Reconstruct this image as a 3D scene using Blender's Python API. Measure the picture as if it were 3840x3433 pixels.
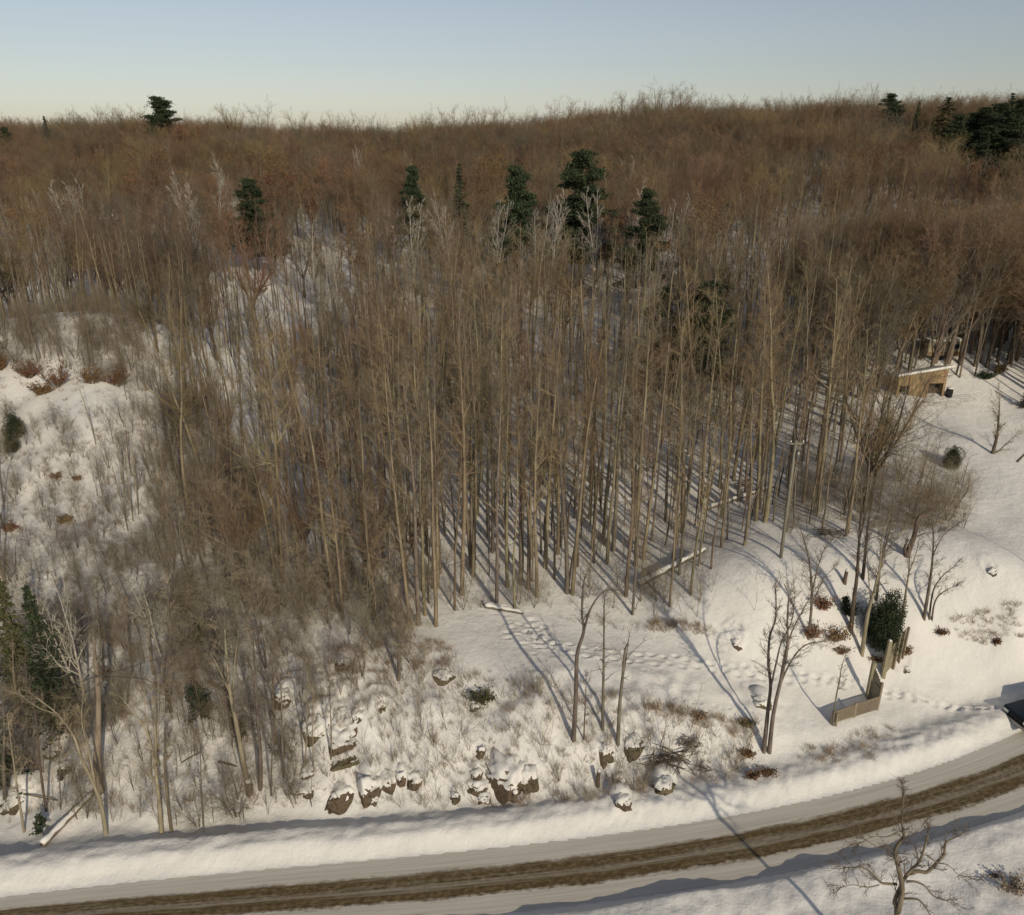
import bpy, math, random
import numpy as np

# ------------------------------------------------------------------ clearing
for o in list(bpy.data.objects): bpy.data.objects.remove(o, do_unlink=True)
SC = bpy.context.scene
COL = SC.collection

# ------------------------------------------------------------------ camera
CAM_H = 34.0
PITCH = math.radians(21.7)
FPX = 3000.0                      # focal length in pixels of the 3840 px wide photograph
cam = bpy.data.cameras.new('camera')
camo = bpy.data.objects.new('camera', cam)
COL.objects.link(camo)
camo.location = (0, 0, CAM_H)
camo.rotation_euler = (math.radians(90) - PITCH, 0, 0)
cam.sensor_fit = 'HORIZONTAL'; cam.sensor_width = 36.0
cam.lens = 36.0 * FPX / 3840.0
cam.clip_start = 0.5; cam.clip_end = 6000
SC.camera = camo

# ------------------------------------------------------------------ sky, sun, exposure
SUN_EL = math.radians(26); SUN_AZ = math.radians(26)   # azimuth: shadows run this far left of the view direction
W = bpy.data.worlds.new('World'); SC.world = W; W.use_nodes = True
nt = W.node_tree; nt.nodes.clear()
out = nt.nodes.new('ShaderNodeOutputWorld'); bg = nt.nodes.new('ShaderNodeBackground')
sky = nt.nodes.new('ShaderNodeTexSky'); sky.sky_type = 'NISHITA'; sky.sun_disc = False
sky.sun_elevation = SUN_EL
sky.sun_rotation = math.radians(180) - SUN_AZ
sky.air_density = 1.0; sky.dust_density = 0.7; sky.ozone_density = 1.6; sky.altitude = 200
hs = nt.nodes.new('ShaderNodeHueSaturation'); hs.inputs['Saturation'].default_value = 0.68
hs.inputs['Value'].default_value = 0.85
tint = nt.nodes.new('ShaderNodeMix'); tint.data_type = 'RGBA'; tint.blend_type = 'MULTIPLY'
tint.inputs[0].default_value = 1.0; tint.inputs[7].default_value = (1.0, 0.955, 0.945, 1)
nt.links.new(sky.outputs[0], hs.inputs['Color']); nt.links.new(hs.outputs[0], tint.inputs[6])
nt.links.new(tint.outputs[2], bg.inputs[0]); bg.inputs[1].default_value = 0.098
nt.links.new(bg.outputs[0], out.inputs[0])
sun = bpy.data.lights.new('sun', 'SUN'); sun.energy = 2.55; sun.angle = math.radians(0.9)
sun.color = (1.0, 0.865, 0.65)
suno = bpy.data.objects.new('sun', sun); COL.objects.link(suno)
from mathutils import Vector, Matrix
sdir = Vector((math.sin(SUN_AZ) * math.cos(SUN_EL), -math.cos(SUN_AZ) * math.cos(SUN_EL), math.sin(SUN_EL)))
suno.rotation_euler = sdir.to_track_quat('Z', 'Y').to_euler()
suno.location = (60, -100, 120)
SC.view_settings.view_transform = 'Standard'; SC.view_settings.look = 'None'
SC.view_settings.gamma = 1; SC.view_settings.use_curve_mapping = False
SC.view_settings.exposure = -0.02
SC.render.engine = 'CYCLES'
SC.cycles.max_bounces = 5; SC.cycles.diffuse_bounces = 3

R = random.Random(7)
RN = np.random.default_rng(11)

# ------------------------------------------------------------------ tagging helpers
def tag(o, label=None, cat=None, group=None, kind=None):
    if label: o['label'] = label
    if cat: o['category'] = cat
    if group: o['group'] = group
    if kind: o['kind'] = kind
    return o

def link(o, parent=None):
    COL.objects.link(o)
    if parent is not None: o.parent = parent
    return o

def empty(name, loc=(0, 0, 0), rz=0.0, label=None, cat=None, group=None):
    o = bpy.data.objects.new(name, None); o.empty_display_size = 0.3
    o.location = loc; o.rotation_euler = (0, 0, rz)
    link(o); tag(o, label, cat, group)
    return o

def mesh_data(name, v, faces, mat, smooth=True):
    """faces: list of numpy int arrays, each (n,3) or (n,4)"""
    me = bpy.data.meshes.new(name)
    v = np.asarray(v, dtype=np.float32).reshape(-1, 3)
    me.vertices.add(len(v)); me.vertices.foreach_set('co', v.ravel())
    faces = [np.asarray(f, dtype=np.int32) for f in faces if len(f)]
    nl = sum(f.size for f in faces); npoly = sum(len(f) for f in faces)
    me.loops.add(nl); me.polygons.add(npoly)
    me.loops.foreach_set('vertex_index', np.concatenate([f.ravel() for f in faces]))
    tot = np.concatenate([np.full(len(f), f.shape[1], dtype=np.int32) for f in faces])
    st = np.concatenate([[0], np.cumsum(tot)[:-1]]).astype(np.int32)
    me.polygons.foreach_set('loop_start', st)
    try: me.polygons.foreach_set('loop_total', tot)
    except Exception: pass
    me.polygons.foreach_set('use_smooth', np.full(npoly, smooth, dtype=bool))
    if mat is not None:
        for m in (mat if isinstance(mat, (list, tuple)) else [mat]): me.materials.append(m)
    me.update(calc_edges=True); me.validate()
    return me

def mobj(name, me, parent=None):
    return link(bpy.data.objects.new(name, me), parent)

class MB:
    """collects boxes / bars / tubes into one mesh"""
    def __init__(s): s.v = []; s.q = []; s.t = []; s.n = 0
    def add(s, v, q=(), t=()):
        s.v.extend(v)
        s.q.extend([[i + s.n for i in f] for f in q]); s.t.extend([[i + s.n for i in f] for f in t])
        s.n += len(v)
    def box(s, c, d, rz=0.0, top=None):
        hx, hy, hz = d[0] / 2, d[1] / 2, d[2] / 2
        tx, ty = (hx, hy) if top is None else (top[0] / 2, top[1] / 2)
        cs, sn = math.cos(rz), math.sin(rz)
        v = []
        for z, ax, ay in ((-hz, hx, hy), (hz, tx, ty)):
            for sx, sy in ((-1, -1), (1, -1), (1, 1), (-1, 1)):
                x, y = sx * ax, sy * ay
                v.append((c[0] + x * cs - y * sn, c[1] + x * sn + y * cs, c[2] + z))
        s.add(v, [(0, 3, 2, 1), (4, 5, 6, 7), (0, 1, 5, 4), (1, 2, 6, 5), (2, 3, 7, 6), (3, 0, 4, 7)])
    def bar(s, a, b, w, d, up=(0, 0, 1)):
        a = Vector(a); b = Vector(b); t = (b - a).normalized()
        x = t.cross(Vector(up));
        if x.length < 1e-4: x = Vector((1, 0, 0))
        x.normalize(); y = x.cross(t)
        v = []
        for p in (a, b):
            for sx, sy in ((-1, -1), (1, -1), (1, 1), (-1, 1)):
                v.append(tuple(p + x * sx * w / 2 + y * sy * d / 2))
        s.add(v, [(0, 3, 2, 1), (4, 5, 6, 7), (0, 1, 5, 4), (1, 2, 6, 5), (2, 3, 7, 6), (3, 0, 4, 7)])
    def tube(s, pts, rad, n=8, cap=True):
        pts = [Vector(p) for p in pts]
        if not isinstance(rad, (list, tuple)): rad = [rad] * len(pts)
        v = []; q = []; t = []
        ref = Vector((0.3, 0.9, 0.2))
        for i, p in enumerate(pts):
            d = (pts[min(i + 1, len(pts) - 1)] - pts[max(i - 1, 0)]).normalized()
            x = d.cross(ref)
            if x.length < 1e-3: x = d.cross(Vector((1, 0, 0)))
            x.normalize(); y = d.cross(x)
            for k in range(n):
                a = 2 * math.pi * k / n
                v.append(tuple(p + (x * math.cos(a) + y * math.sin(a)) * rad[i]))
            if i:
                for k in range(n):
                    k2 = (k + 1) % n
                    q.append(((i - 1) * n + k, (i - 1) * n + k2, i * n + k2, i * n + k))
        if cap:
            m = len(v)
            v.append(tuple(pts[0])); v.append(tuple(pts[-1])); e = (len(pts) - 1) * n
            for k in range(n):
                k2 = (k + 1) % n
                t.append((m, k2, k)); t.append((m + 1, e + k, e + k2))
        s.add(v, q, t)
    def mesh(s, name, mat, smooth=False):
        return mesh_data(name, s.v, [np.array(s.q).reshape(-1, 4), np.array(s.t).reshape(-1, 3)], mat, smooth)
    def build(s, name, mat, parent=None, smooth=False):
        return mobj(name, s.mesh(name, mat, smooth), parent)

# ------------------------------------------------------------------ materials
def new_mat(name, rough=0.8):
    m = bpy.data.materials.new(name); m.use_nodes = True
    b = m.node_tree.nodes['Principled BSDF']
    b.inputs['Roughness'].default_value = rough
    b.inputs['Specular IOR Level'].default_value = 0.2
    return m, m.node_tree, b

def ramp(nt, fac, stops):
    r = nt.nodes.new('ShaderNodeValToRGB')
    e = r.color_ramp.elements
    while len(e) < len(stops): e.new(0.5)
    for i, (p, c) in enumerate(stops):
        e[i].position = p; e[i].color = (*c, 1)
    nt.links.new(fac, r.inputs[0])
    return r.outputs[0]

def noise(nt, scale, detail=4, coord='Object', sc=(1, 1, 1), rough=0.55, w=None):
    tc = nt.nodes.new('ShaderNodeTexCoord'); mp = nt.nodes.new('ShaderNodeMapping')
    mp.inputs['Scale'].default_value = sc
    n = nt.nodes.new('ShaderNodeTexNoise'); n.inputs['Scale'].default_value = scale
    n.inputs['Detail'].default_value = detail; n.inputs['Roughness'].default_value = rough
    if coord == 'Position':
        g = nt.nodes.new('ShaderNodeNewGeometry'); nt.links.new(g.outputs['Position'], mp.inputs[0])
    else: nt.links.new(tc.outputs[coord], mp.inputs[0])
    nt.links.new(mp.outputs[0], n.inputs['Vector'])
    return n.outputs['Fac']

def mixc(nt, fac, a, b, mode='MIX'):
    m = nt.nodes.new('ShaderNodeMix'); m.data_type = 'RGBA'; m.blend_type = mode
    for s, val in ((0, fac), (6, a), (7, b)):
        if hasattr(val, 'is_linked') or hasattr(val, 'links'): nt.links.new(val, m.inputs[s])
        elif isinstance(val, (int, float)): m.inputs[s].default_value = val
        else: m.inputs[s].default_value = (*val, 1)
    return m.outputs[2]

def mathn(nt, op, a, b=0.0):
    m = nt.nodes.new('ShaderNodeMath'); m.operation = op
    for s, val in ((0, a), (1, b)):
        if hasattr(val, 'links'): nt.links.new(val, m.inputs[s])
        else: m.inputs[s].default_value = val
    return m.outputs[0]

def bump(nt, b, height, strength, dist):
    n = nt.nodes.new('ShaderNodeBump'); n.inputs['Strength'].default_value = strength
    n.inputs['Distance'].default_value = dist
    nt.links.new(height, n.inputs['Height']); nt.links.new(n.outputs[0], b.inputs['Normal'])

def organic(name, c1, c2, scale=2.0, sc=(1, 1, 1), var=0.25, rough=0.85, bmp=0.0, c3=None):
    """two tone noise, brightness varied per object"""
    m, nt, b = new_mat(name, rough)
    n = noise(nt, scale, 4, 'Object', sc)
    stops = [(0.3, c1), (0.7, c2)] if c3 is None else [(0.25, c1), (0.5, c2), (0.75, c3)]
    c = ramp(nt, n, stops)
    oi = nt.nodes.new('ShaderNodeObjectInfo')
    v = mathn(nt, 'ADD', mathn(nt, 'MULTIPLY', oi.outputs['Random'], 2 * var), 1 - var)
    h = nt.nodes.new('ShaderNodeHueSaturation')
    nt.links.new(c, h.inputs['Color']); nt.links.new(v, h.inputs['Value'])
    hu = mathn(nt, 'ADD', mathn(nt, 'MULTIPLY', mathn(nt, 'FRACT', mathn(nt, 'MULTIPLY', oi.outputs['Random'], 7.3)), 0.04), 0.485)
    nt.links.new(hu, h.inputs['Hue'])
    nt.links.new(h.outputs[0], b.inputs['Base Color'])
    if bmp: bump(nt, b, n, bmp, 0.03)
    return m

def snow_mat(name, rough_scale=1.0):
    m, nt, b = new_mat(name, 0.75)
    n1 = noise(nt, 0.35, 4, 'Position')
    c = ramp(nt, n1, [(0.3, (0.69, 0.68, 0.65)), (0.7, (0.79, 0.78, 0.745))])
    nt.links.new(c, b.inputs['Base Color'])
    n2 = noise(nt, 1.6, 6, 'Position', rough=0.62)
    n3 = noise(nt, 7.0, 3, 'Position', rough=0.6)
    bump(nt, b, mixc(nt, 0.13, n2, n3), 0.5 * rough_scale, 0.25)
    return m

M = {}
M['snow'] = snow_mat('snow'); M['snow_cap'] = snow_mat('snow_cap', 0.6)
M['bark_poplar'] = organic('bark_poplar', (0.13, 0.105, 0.072), (0.33, 0.27, 0.18), 3.0, (1, 1, 0.25), 0.22)
M['twig_poplar'] = organic('twig_poplar', (0.205, 0.155, 0.095), (0.325, 0.25, 0.155), 0.5, var=0.22)
M['bark_brown'] = organic('bark_brown', (0.08, 0.06, 0.045), (0.20, 0.155, 0.115), 3.0, (1, 1, 0.3), 0.3)
M['twig_brown'] = organic('twig_brown', (0.16, 0.117, 0.075), (0.265, 0.195, 0.128), 0.5, var=0.4)
M['twig_red'] = organic('twig_red', (0.17, 0.105, 0.066), (0.285, 0.18, 0.115), 0.5, var=0.35)
M['twig_gold'] = organic('twig_gold', (0.185, 0.128, 0.07), (0.30, 0.212, 0.12), 0.5, var=0.3)
M['twig_grey'] = organic('twig_grey', (0.115, 0.10, 0.078), (0.20, 0.175, 0.135), 0.5, var=0.35)
M['bark_grey'] = organic('bark_grey', (0.09, 0.075, 0.06), (0.22, 0.185, 0.15), 4.0, (1, 1, 0.3), 0.2)
M['bark_pale'] = organic('bark_pale', (0.16, 0.13, 0.095), (0.36, 0.30, 0.22), 3.0, (1, 1, 0.25), 0.1)
M['birch'] = organic('birch_bark', (0.26, 0.23, 0.19), (0.50, 0.46, 0.40), 3.0, (1, 1, 1.5), 0.12)
M['rust_leaf'] = organic('rust_leaf', (0.13, 0.07, 0.04), (0.27, 0.15, 0.08), 3.0, var=0.2)
M['pine'] = organic('pine_needles', (0.022, 0.033, 0.018), (0.07, 0.09, 0.044), 2.2, var=0.2)
M['pine_olive'] = organic('olive_needles', (0.05, 0.055, 0.022), (0.10, 0.10, 0.045), 1.2, var=0.2)
M['cedar'] = organic('cedar_leaves', (0.02, 0.032, 0.018), (0.06, 0.075, 0.038), 2.5, var=0.1)
M['brush'] = organic('brush_twigs', (0.18, 0.145, 0.10), (0.34, 0.275, 0.195), 1.5, var=0.3)
M['grass'] = organic('dry_grass', (0.22, 0.15, 0.09), (0.42, 0.31, 0.19), 1.5, var=0.2)
M['rock'] = organic('rock', (0.022, 0.018, 0.013), (0.14, 0.105, 0.07), 2.2, (1, 1, 2.0), 0.15, bmp=0.8, c3=(0.085, 0.075, 0.04))
M['wood_grey'] = organic('weathered_wood', (0.20, 0.165, 0.115), (0.34, 0.29, 0.21), 6.0, (3, 3, 0.4), 0.1)
M['wood_tan'] = organic('tan_boards', (0.20, 0.135, 0.07), (0.42, 0.30, 0.17), 2.5, (3, 3, 0.5), 0.22)
M['pole_wood'] = organic('pole_wood', (0.16, 0.15, 0.12), (0.26, 0.24, 0.19), 5.0, (3, 3, 0.2), 0.05)

def plain(name, col, rough=0.6, metal=0.0):
    m, nt, b = new_mat(name, rough)
    n = noise(nt, 6.0, 4)
    c = mixc(nt, n, [x * 0.8 for x in col], [min(1, x * 1.15) for x in col])
    nt.links.new(c, b.inputs['Base Color']); b.inputs['Metallic'].default_value = metal
    return m
M['dark'] = plain('dark_interior', (0.03, 0.025, 0.02), 0.9)
M['metal'] = plain('grey_metal', (0.25, 0.25, 0.24), 0.4, 0.7)
M['white_paint'] = plain('white_paint', (0.75, 0.74, 0.70), 0.5)
M['cream'] = plain('cream_panel', (0.34, 0.29, 0.19), 0.5)
M['brown_panel'] = plain('brown_panel', (0.22, 0.14, 0.07), 0.5)
M['black'] = plain('black_rubber', (0.02, 0.02, 0.02), 0.8)
M['car_paint'] = plain('dark_blue_paint', (0.012, 0.025, 0.04), 0.25, 0.3)
M['glass'] = plain('dark_glass', (0.02, 0.025, 0.03), 0.08)
M['wire'] = plain('wire_dark', (0.05, 0.05, 0.05), 0.6)

# ------------------------------------------------------------------ terrain
def hsh(ix, iy, s):
    h = (ix.astype(np.int64) * 374761393 + iy.astype(np.int64) * 668265263 + s * 974634777) & 0x7fffffff
    h = ((h ^ (h >> 13)) * 1274126177) & 0x7fffffff
    return ((h ^ (h >> 16)) & 0xffff) / 65535.0
def vn(x, y, sc, s):
    x = np.asarray(x, float) / sc; y = np.asarray(y, float) / sc
    ix = np.floor(x); iy = np.floor(y); fx = x - ix; fy = y - iy
    fx = fx * fx * (3 - 2 * fx); fy = fy * fy * (3 - 2 * fy)
    a = hsh(ix, iy, s); b = hsh(ix + 1, iy, s); c = hsh(ix, iy + 1, s); d = hsh(ix + 1, iy + 1, s)
    return (a * (1 - fx) + b * fx) * (1 - fy) + (c * (1 - fx) + d * fx) * fy - 0.5
def sst(a, b, x):
    t = np.clip((x - a) / (b - a), 0, 1); return t * t * (3 - 2 * t)

def ray(px, py):
    a = (px - 1920) / FPX; b = -(py - 1716.5) / FPX
    return a, math.cos(PITCH) + b * math.sin(PITCH), -math.sin(PITCH) + b * math.cos(PITCH)
def at_z(px, py, z):
    a, y, zz = ray(px, py); t = (z - CAM_H) / zz
    return (a * t, y * t, z)
def at_y(px, py, Y):
    a, y, zz = ray(px, py); t = Y / y
    return Vector((a * t, Y, CAM_H + zz * t))

def _edge(x, c):
    xc = np.clip(x, -30, 38); return np.polyval(c, xc) + (x - xc) * np.polyval(np.polyder(c), xc) * .8
def Yup(x):                       # far edge of the ploughed road
    return _edge(np.asarray(x, float), [7.53e-05, 2.19e-03, 0.1310, 31.07])
def Ylo(x):                       # near edge
    return _edge(np.asarray(x, float), [3.0e-05, 2.9e-03, 0.118, 27.2])

CP = []   # control points (x, y, z)
for px, py, z in [
    # foot of the slope behind the ploughed bank
    (0, 3180, -0.2), (700, 3130, -0.2), (1300, 3050, 0.0), (1900, 2990, 0.2), (2400, 2960, 0.2), (2900, 2860, 0.6), (3300, 2760, 0.7), (3700, 2680, 0.5),
    # left slope
    (0, 2900, 0.3), (300, 2850, 1.2), (300, 2500, 3.2), (50, 2400, 2.6), (300, 2200, 4.6), (200, 2050, 5.4), (600, 2700, 2.9), (900, 2850, 1.6), (700, 2400, 4.4),
    (100, 1800, 7.6), (300, 1600, 10.6), (100, 1500, 11.6), (420, 1420, 12.8), (100, 1280, 15.2), (350, 1200, 16.6), (560, 1230, 15.2), (700, 1300, 12.8), (10, 1215, 16.2),
    (700, 1500, 10.0), (800, 1800, 7.0), (900, 2100, 5.6), (1100, 2350, 5.0),
    # rocky slope and clearing
    (1200, 2900, 1.4), (1200, 2720, 3.0), (1300, 2550, 4.2), (1600, 2850, 1.8), (1600, 2600, 3.9), (1950, 2870, 1.7), (2000, 2650, 3.6), (2000, 2540, 4.1),
    (2300, 2850, 1.5), (2350, 2720, 2.9), (2650, 2850, 1.1), (2600, 2720, 2.4), (2800, 2650, 2.3), (2900, 2790, 1.2), (3050, 2720, 1.2),
    (2000, 2400, 4.3), (1900, 2300, 4.5), (2400, 2480, 3.6), (2300, 2330, 4.2), (2750, 2480, 3.0), (3000, 2560, 2.0), (3100, 2640, 1.5), (3400, 2620, 0.9), (3700, 2640, 0.3),
    # lit slope above the clearing
    (2700, 2310, 5.0), (2740, 2390, 3.9), (2850, 2200, 6.7), (3000, 2100, 7.3), (3050, 2380, 4.3), (3000, 2460, 3.1), (3200, 2350, 4.4), (3250, 2450, 2.8), (3450, 2420, 2.9), (3450, 2300, 5.0), (3700, 2450, 2.3), (3800, 2300, 5.2),
    (3700, 2210, 6.4), (3400, 2150, 6.6), (3700, 2000, 7.2), (3800, 1800, 8.4), (3400, 1850, 8.0), (3500, 1650, 9.8),
    # shed and trailer
    (3350, 1490, 11.4), (3550, 1490, 11.4), (3750, 1520, 11.2), (3550, 1340, 13.8), (3800, 1380, 13.0), (3350, 1250, 14.6),
    # poplar stand
    (1500, 2300, 5.2), (1500, 2000, 6.0), (2100, 2200, 5.0), (2300, 2050, 5.8), (2600, 2000, 6.2), (1800, 1900, 6.4), (2300, 1800, 7.2), (2800, 1800, 7.6), (3000, 1600, 9.4),
    (1200, 1750, 7.6), (1600, 1600, 8.4), (2200, 1600, 8.6), (2700, 1500, 9.6)]:
    CP.append(at_z(px, py, z))
for x, y, z in [(-90, 30, 2), (-120, 80, 14), (90, 45, 2), (120, 90, 14), (0, 20, .5), (-30, 18, .3), (40, 22, .5), (0, -30, 0), (-90, -30, 0), (90, -30, 1),
    (-50, 100, 12), (-25, 105, 9.5), (0, 110, 10), (30, 110, 12.5), (60, 110, 15), (-80, 150, 14), (-40, 150, 12), (0, 150, 12.5), (40, 150, 15), (90, 150, 20),
    (-110, 200, 18), (-50, 200, 16), (0, 200, 16.5), (50, 200, 20), (110, 200, 25),
    (-260, 300, 25.5), (-175, 300, 25.5), (-130, 300, 27), (-100, 300, 27.5), (-45, 300, 23.5), (0, 300, 26.5), (30, 300, 29.5), (60, 300, 33), (100, 300, 31.5), (140, 300, 31), (185, 300, 35), (260, 300, 36),
    (-250, 420, 14), (-80, 420, 12), (80, 420, 14), (250, 420, 16), (-500, 600, 12), (0, 600, 10), (500, 600, 12), (-400, 150, 20), (400, 150, 24), (-300, 0, 5), (300, 0, 5), (0, -200, 0),
    (-900, 1200, 6), (900, 1200, 6), (0, 1500, 4), (-1500, 300, 10), (1500, 300, 10), (0, -1200, 0)]:
    CP.append((x, y, z))
CP = np.array(CP, float)
CC = 2.5
def phi(d2): return np.sqrt(d2 + CC * CC)
_d = ((CP[:, None, :2] - CP[None, :, :2]) ** 2).sum(-1)
_A = phi(_d) - np.eye(len(CP)) * 0.25          # a little smoothing (phi is conditionally negative)
_n = len(CP)
_S = np.zeros((_n + 1, _n + 1)); _S[:_n, :_n] = _A; _S[:_n, _n] = 1; _S[_n, :_n] = 1
_w = np.linalg.solve(_S, np.append(CP[:, 2], 0))
KNOLLS = [(at_y(570, 745, 165), 5.0, 8.0), (at_y(330, 650, 195), 3.5, 6.0), (at_y(1640, 720, 175), 4.0, 8.0), (at_y(2990, 640, 200), 5.0, 8.0), (at_y(1000, 1010, 108), 2.0, 6.0)]
MOUNDS = []    # snow lying over buried rocks (x, y, foot height, width, height)
FOOT = []      # footprints (x, y, angle, size)
def base_h(x, y):
    z = np.full(x.shape, _w[_n])
    for i in range(_n):
        z = z + _w[i] * np.sqrt((x - CP[i, 0]) ** 2 + (y - CP[i, 1]) ** 2 + CC * CC)
    for c, hgt, rad in KNOLLS:
        z = z + hgt * np.exp(-((x - c[0]) ** 2 + ((y - c[1]) * 1.1) ** 2) / (rad * rad))
    return z
def terrain(x, y):
    x = np.asarray(x, float); y = np.asarray(y, float)
    z = base_h(x, y)
    near = 1 - sst(60, 140, y)
    z = z + vn(x, y, 9, 1) * 0.8 * sst(45, 70, y) + vn(x, y, 23, 2) * 2.4 * sst(80, 130, y)
    # lumpy snow over buried boulders on the rocky slope and left slope
    u = y - Yup(x)
    rocky = sst(2.5, 4.5, u) * (1 - sst(7.5, 9.5, u)) * (1 - sst(14, 20, x))
    z = z + rocky * (np.maximum(vn(x, y, 1.7, 3), -0.1) * 1.0 + vn(x, y, 0.7, 4) * 0.28)
    left = sst(3, 6, u) * (1 - sst(-14, -4, x)) * near
    z = z + left * (vn(x, y, 3.1, 5) * 0.7 + vn(x, y, 1.2, 6) * 0.22)
    z = z + near * (vn(x, y, 2.6, 7) * 0.16 + vn(x, y, 0.8, 8) * 0.05) * sst(2, 5, u)
    z = z + sst(15, 19, x) * sst(3, 5, u) * near * (vn(x, y, 4.5, 9) * 0.55 + vn(x, y, 2.2, 19) * 0.16)
    # ploughed bank on the far side of the road
    nb = vn(x, y, 2.4, 10) * 0.10 + vn(x, y, 0.5, 12) * 0.12 + vn(x, y, 0.27, 13) * 0.08
    w = 1.0 + vn(x, x * 0, 7, 14) * 0.5
    bank = 0.70 * sst(-.1, 1.0 * w, u) * (1 - 0.75 * sst(1.5 * w, 3.4 * w, u)) + nb * sst(0.1, 0.5, u)
    bank = bank + vn(x * 0.35, y * 2.2, 1.0, 21) * 0.09 * sst(1.2, 2.0, u)
    k = sst(1.6, 4.2, u)
    z = np.where(u > 0, bank * (1 - k) + z * k, z)
    # road bed
    v = Ylo(x) - y
    lb = 0.62 * sst(0, 0.75, v) - 0.25 * sst(1.6, 3.2, v) + sst(0.1, 0.6, v) * (vn(x, y, 1.4, 15) * 0.16 + vn(x, y, 0.5, 16) * 0.10 + vn(x, y, 4, 17) * 0.35)
    lb = lb + 0.5 * sst(2.5, 7, v) * (vn(x, y, 5, 18) + 0.2)
    z = np.where(v > 0, lb + (z - 0.4) * sst(6, 14, v) * 0.6, z)
    z = np.where((u <= 0) & (v <= 0), 0.0, z)
    for mx, my, mz, mw, mh in MOUNDS:
        k = (np.abs(x - mx) < mw) & (np.abs(y - my) < mw)
        if not k.any(): continue
        xx, yy = x[k], y[k]; wob = 1 + vn(xx, yy, mw * .5, 77) * .5
        r_ = np.sqrt(((xx - mx) / (mw * .60)) ** 2 + ((yy - my) / (mw * .66)) ** 2) * wob
        top = mz - .25 + (mh + .30) * np.clip(1 - r_ ** 3, 0, 1) ** .7
        z[k] = np.maximum(z[k], np.where(r_ < 1, top, -99)) + .10 * np.exp(-((r_ - 1.15) / .3) ** 2)
    return z
def ground(x, y): return float(terrain(np.array([x]), np.array([y]))[0])

def hit(px, py, tmin=25.0, tmax=420.0):
    """where the line of sight through a photo pixel meets the ground"""
    a, yy, zz = ray(px, py)
    t = np.arange(tmin, tmax, 0.25)
    h = terrain(a * t, yy * t); d = CAM_H + zz * t - h
    k = np.nonzero(d <= 0)[0]
    if not len(k): return None
    i = max(k[0], 1); t0 = t[i - 1] + 0.25 * d[i - 1] / max(d[i - 1] - d[i], 1e-6)
    x, y = a * t0, yy * t0
    return Vector((x, y, ground(x, y)))

# (photo pixel of a world point)
def project(x, y, z):
    x = np.asarray(x); y = np.asarray(y); z = np.asarray(z) - CAM_H
    dep = y * math.cos(PITCH) - z * math.sin(PITCH); up = y * math.sin(PITCH) + z * math.cos(PITCH)
    dep = np.where(dep < 0.1, 0.1, dep)
    return 1920 + FPX * x / dep, 1716.5 - FPX * up / dep

# footprints: two trails along the clearing and a trampled place
def trail(pts, step=0.72, side=0.07, size=1.0):
    W3 = [hit(*p) for p in pts]; acc = 0; sgn = 1
    for a, b in zip(W3[:-1], W3[1:]):
        L = (b - a).length; ang = math.atan2(b.y - a.y, b.x - a.x)
        n = max(1, int(L / step))
        for i in range(n):
            p = a.lerp(b, i / n); sgn = -sgn
            FOOT.append((p.x - math.sin(ang) * side * sgn + R.uniform(-.05, .05), p.y + math.cos(ang) * side * sgn, ang, size * R.uniform(.85, 1.1)))
trail([(2000, 2395), (2140, 2420), (2300, 2447), (2440, 2460), (2620, 2480), (2840, 2507), (2960, 2522), (3110, 2545), (3230, 2562), (3370, 2600), (3500, 2640), (3640, 2660), (3780, 2655)])
trail([(1985, 2400), (2200, 2465), (2400, 2485), (2560, 2500), (2720, 2520), (2900, 2548), (3060, 2558), (3240, 2585), (3420, 2622), (3540, 2650), (3720, 2660)])
trail([(2340, 2556), (2400, 2525), (2460, 2495)], 0.45, 0.04, 0.55)
trail([(2500, 2625), (2650, 2645), (2760, 2662), (2850, 2670)], 0.4, 0.05, 0.6)
trail([(2010, 2400), (2000, 2350), (1985, 2300), (1950, 2250), (1940, 2200)], 0.5, 0.15, 0.8)
for k in range(34):
    p = hit(R.gauss(1985, 35), R.gauss(2385, 28)); FOOT.append((p.x, p.y, R.uniform(-.6, .6), R.uniform(.7, 1.1)))
for k in range(16):
    p = hit(R.gauss(1880, 60), R.gauss(2330, 30)); FOOT.append((p.x, p.y, R.uniform(-.6, .6), R.uniform(.5, .8)))
trail([(90, 1965), (160, 1985), (260, 2000)], 0.4, 0.1, 1.0)

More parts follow.
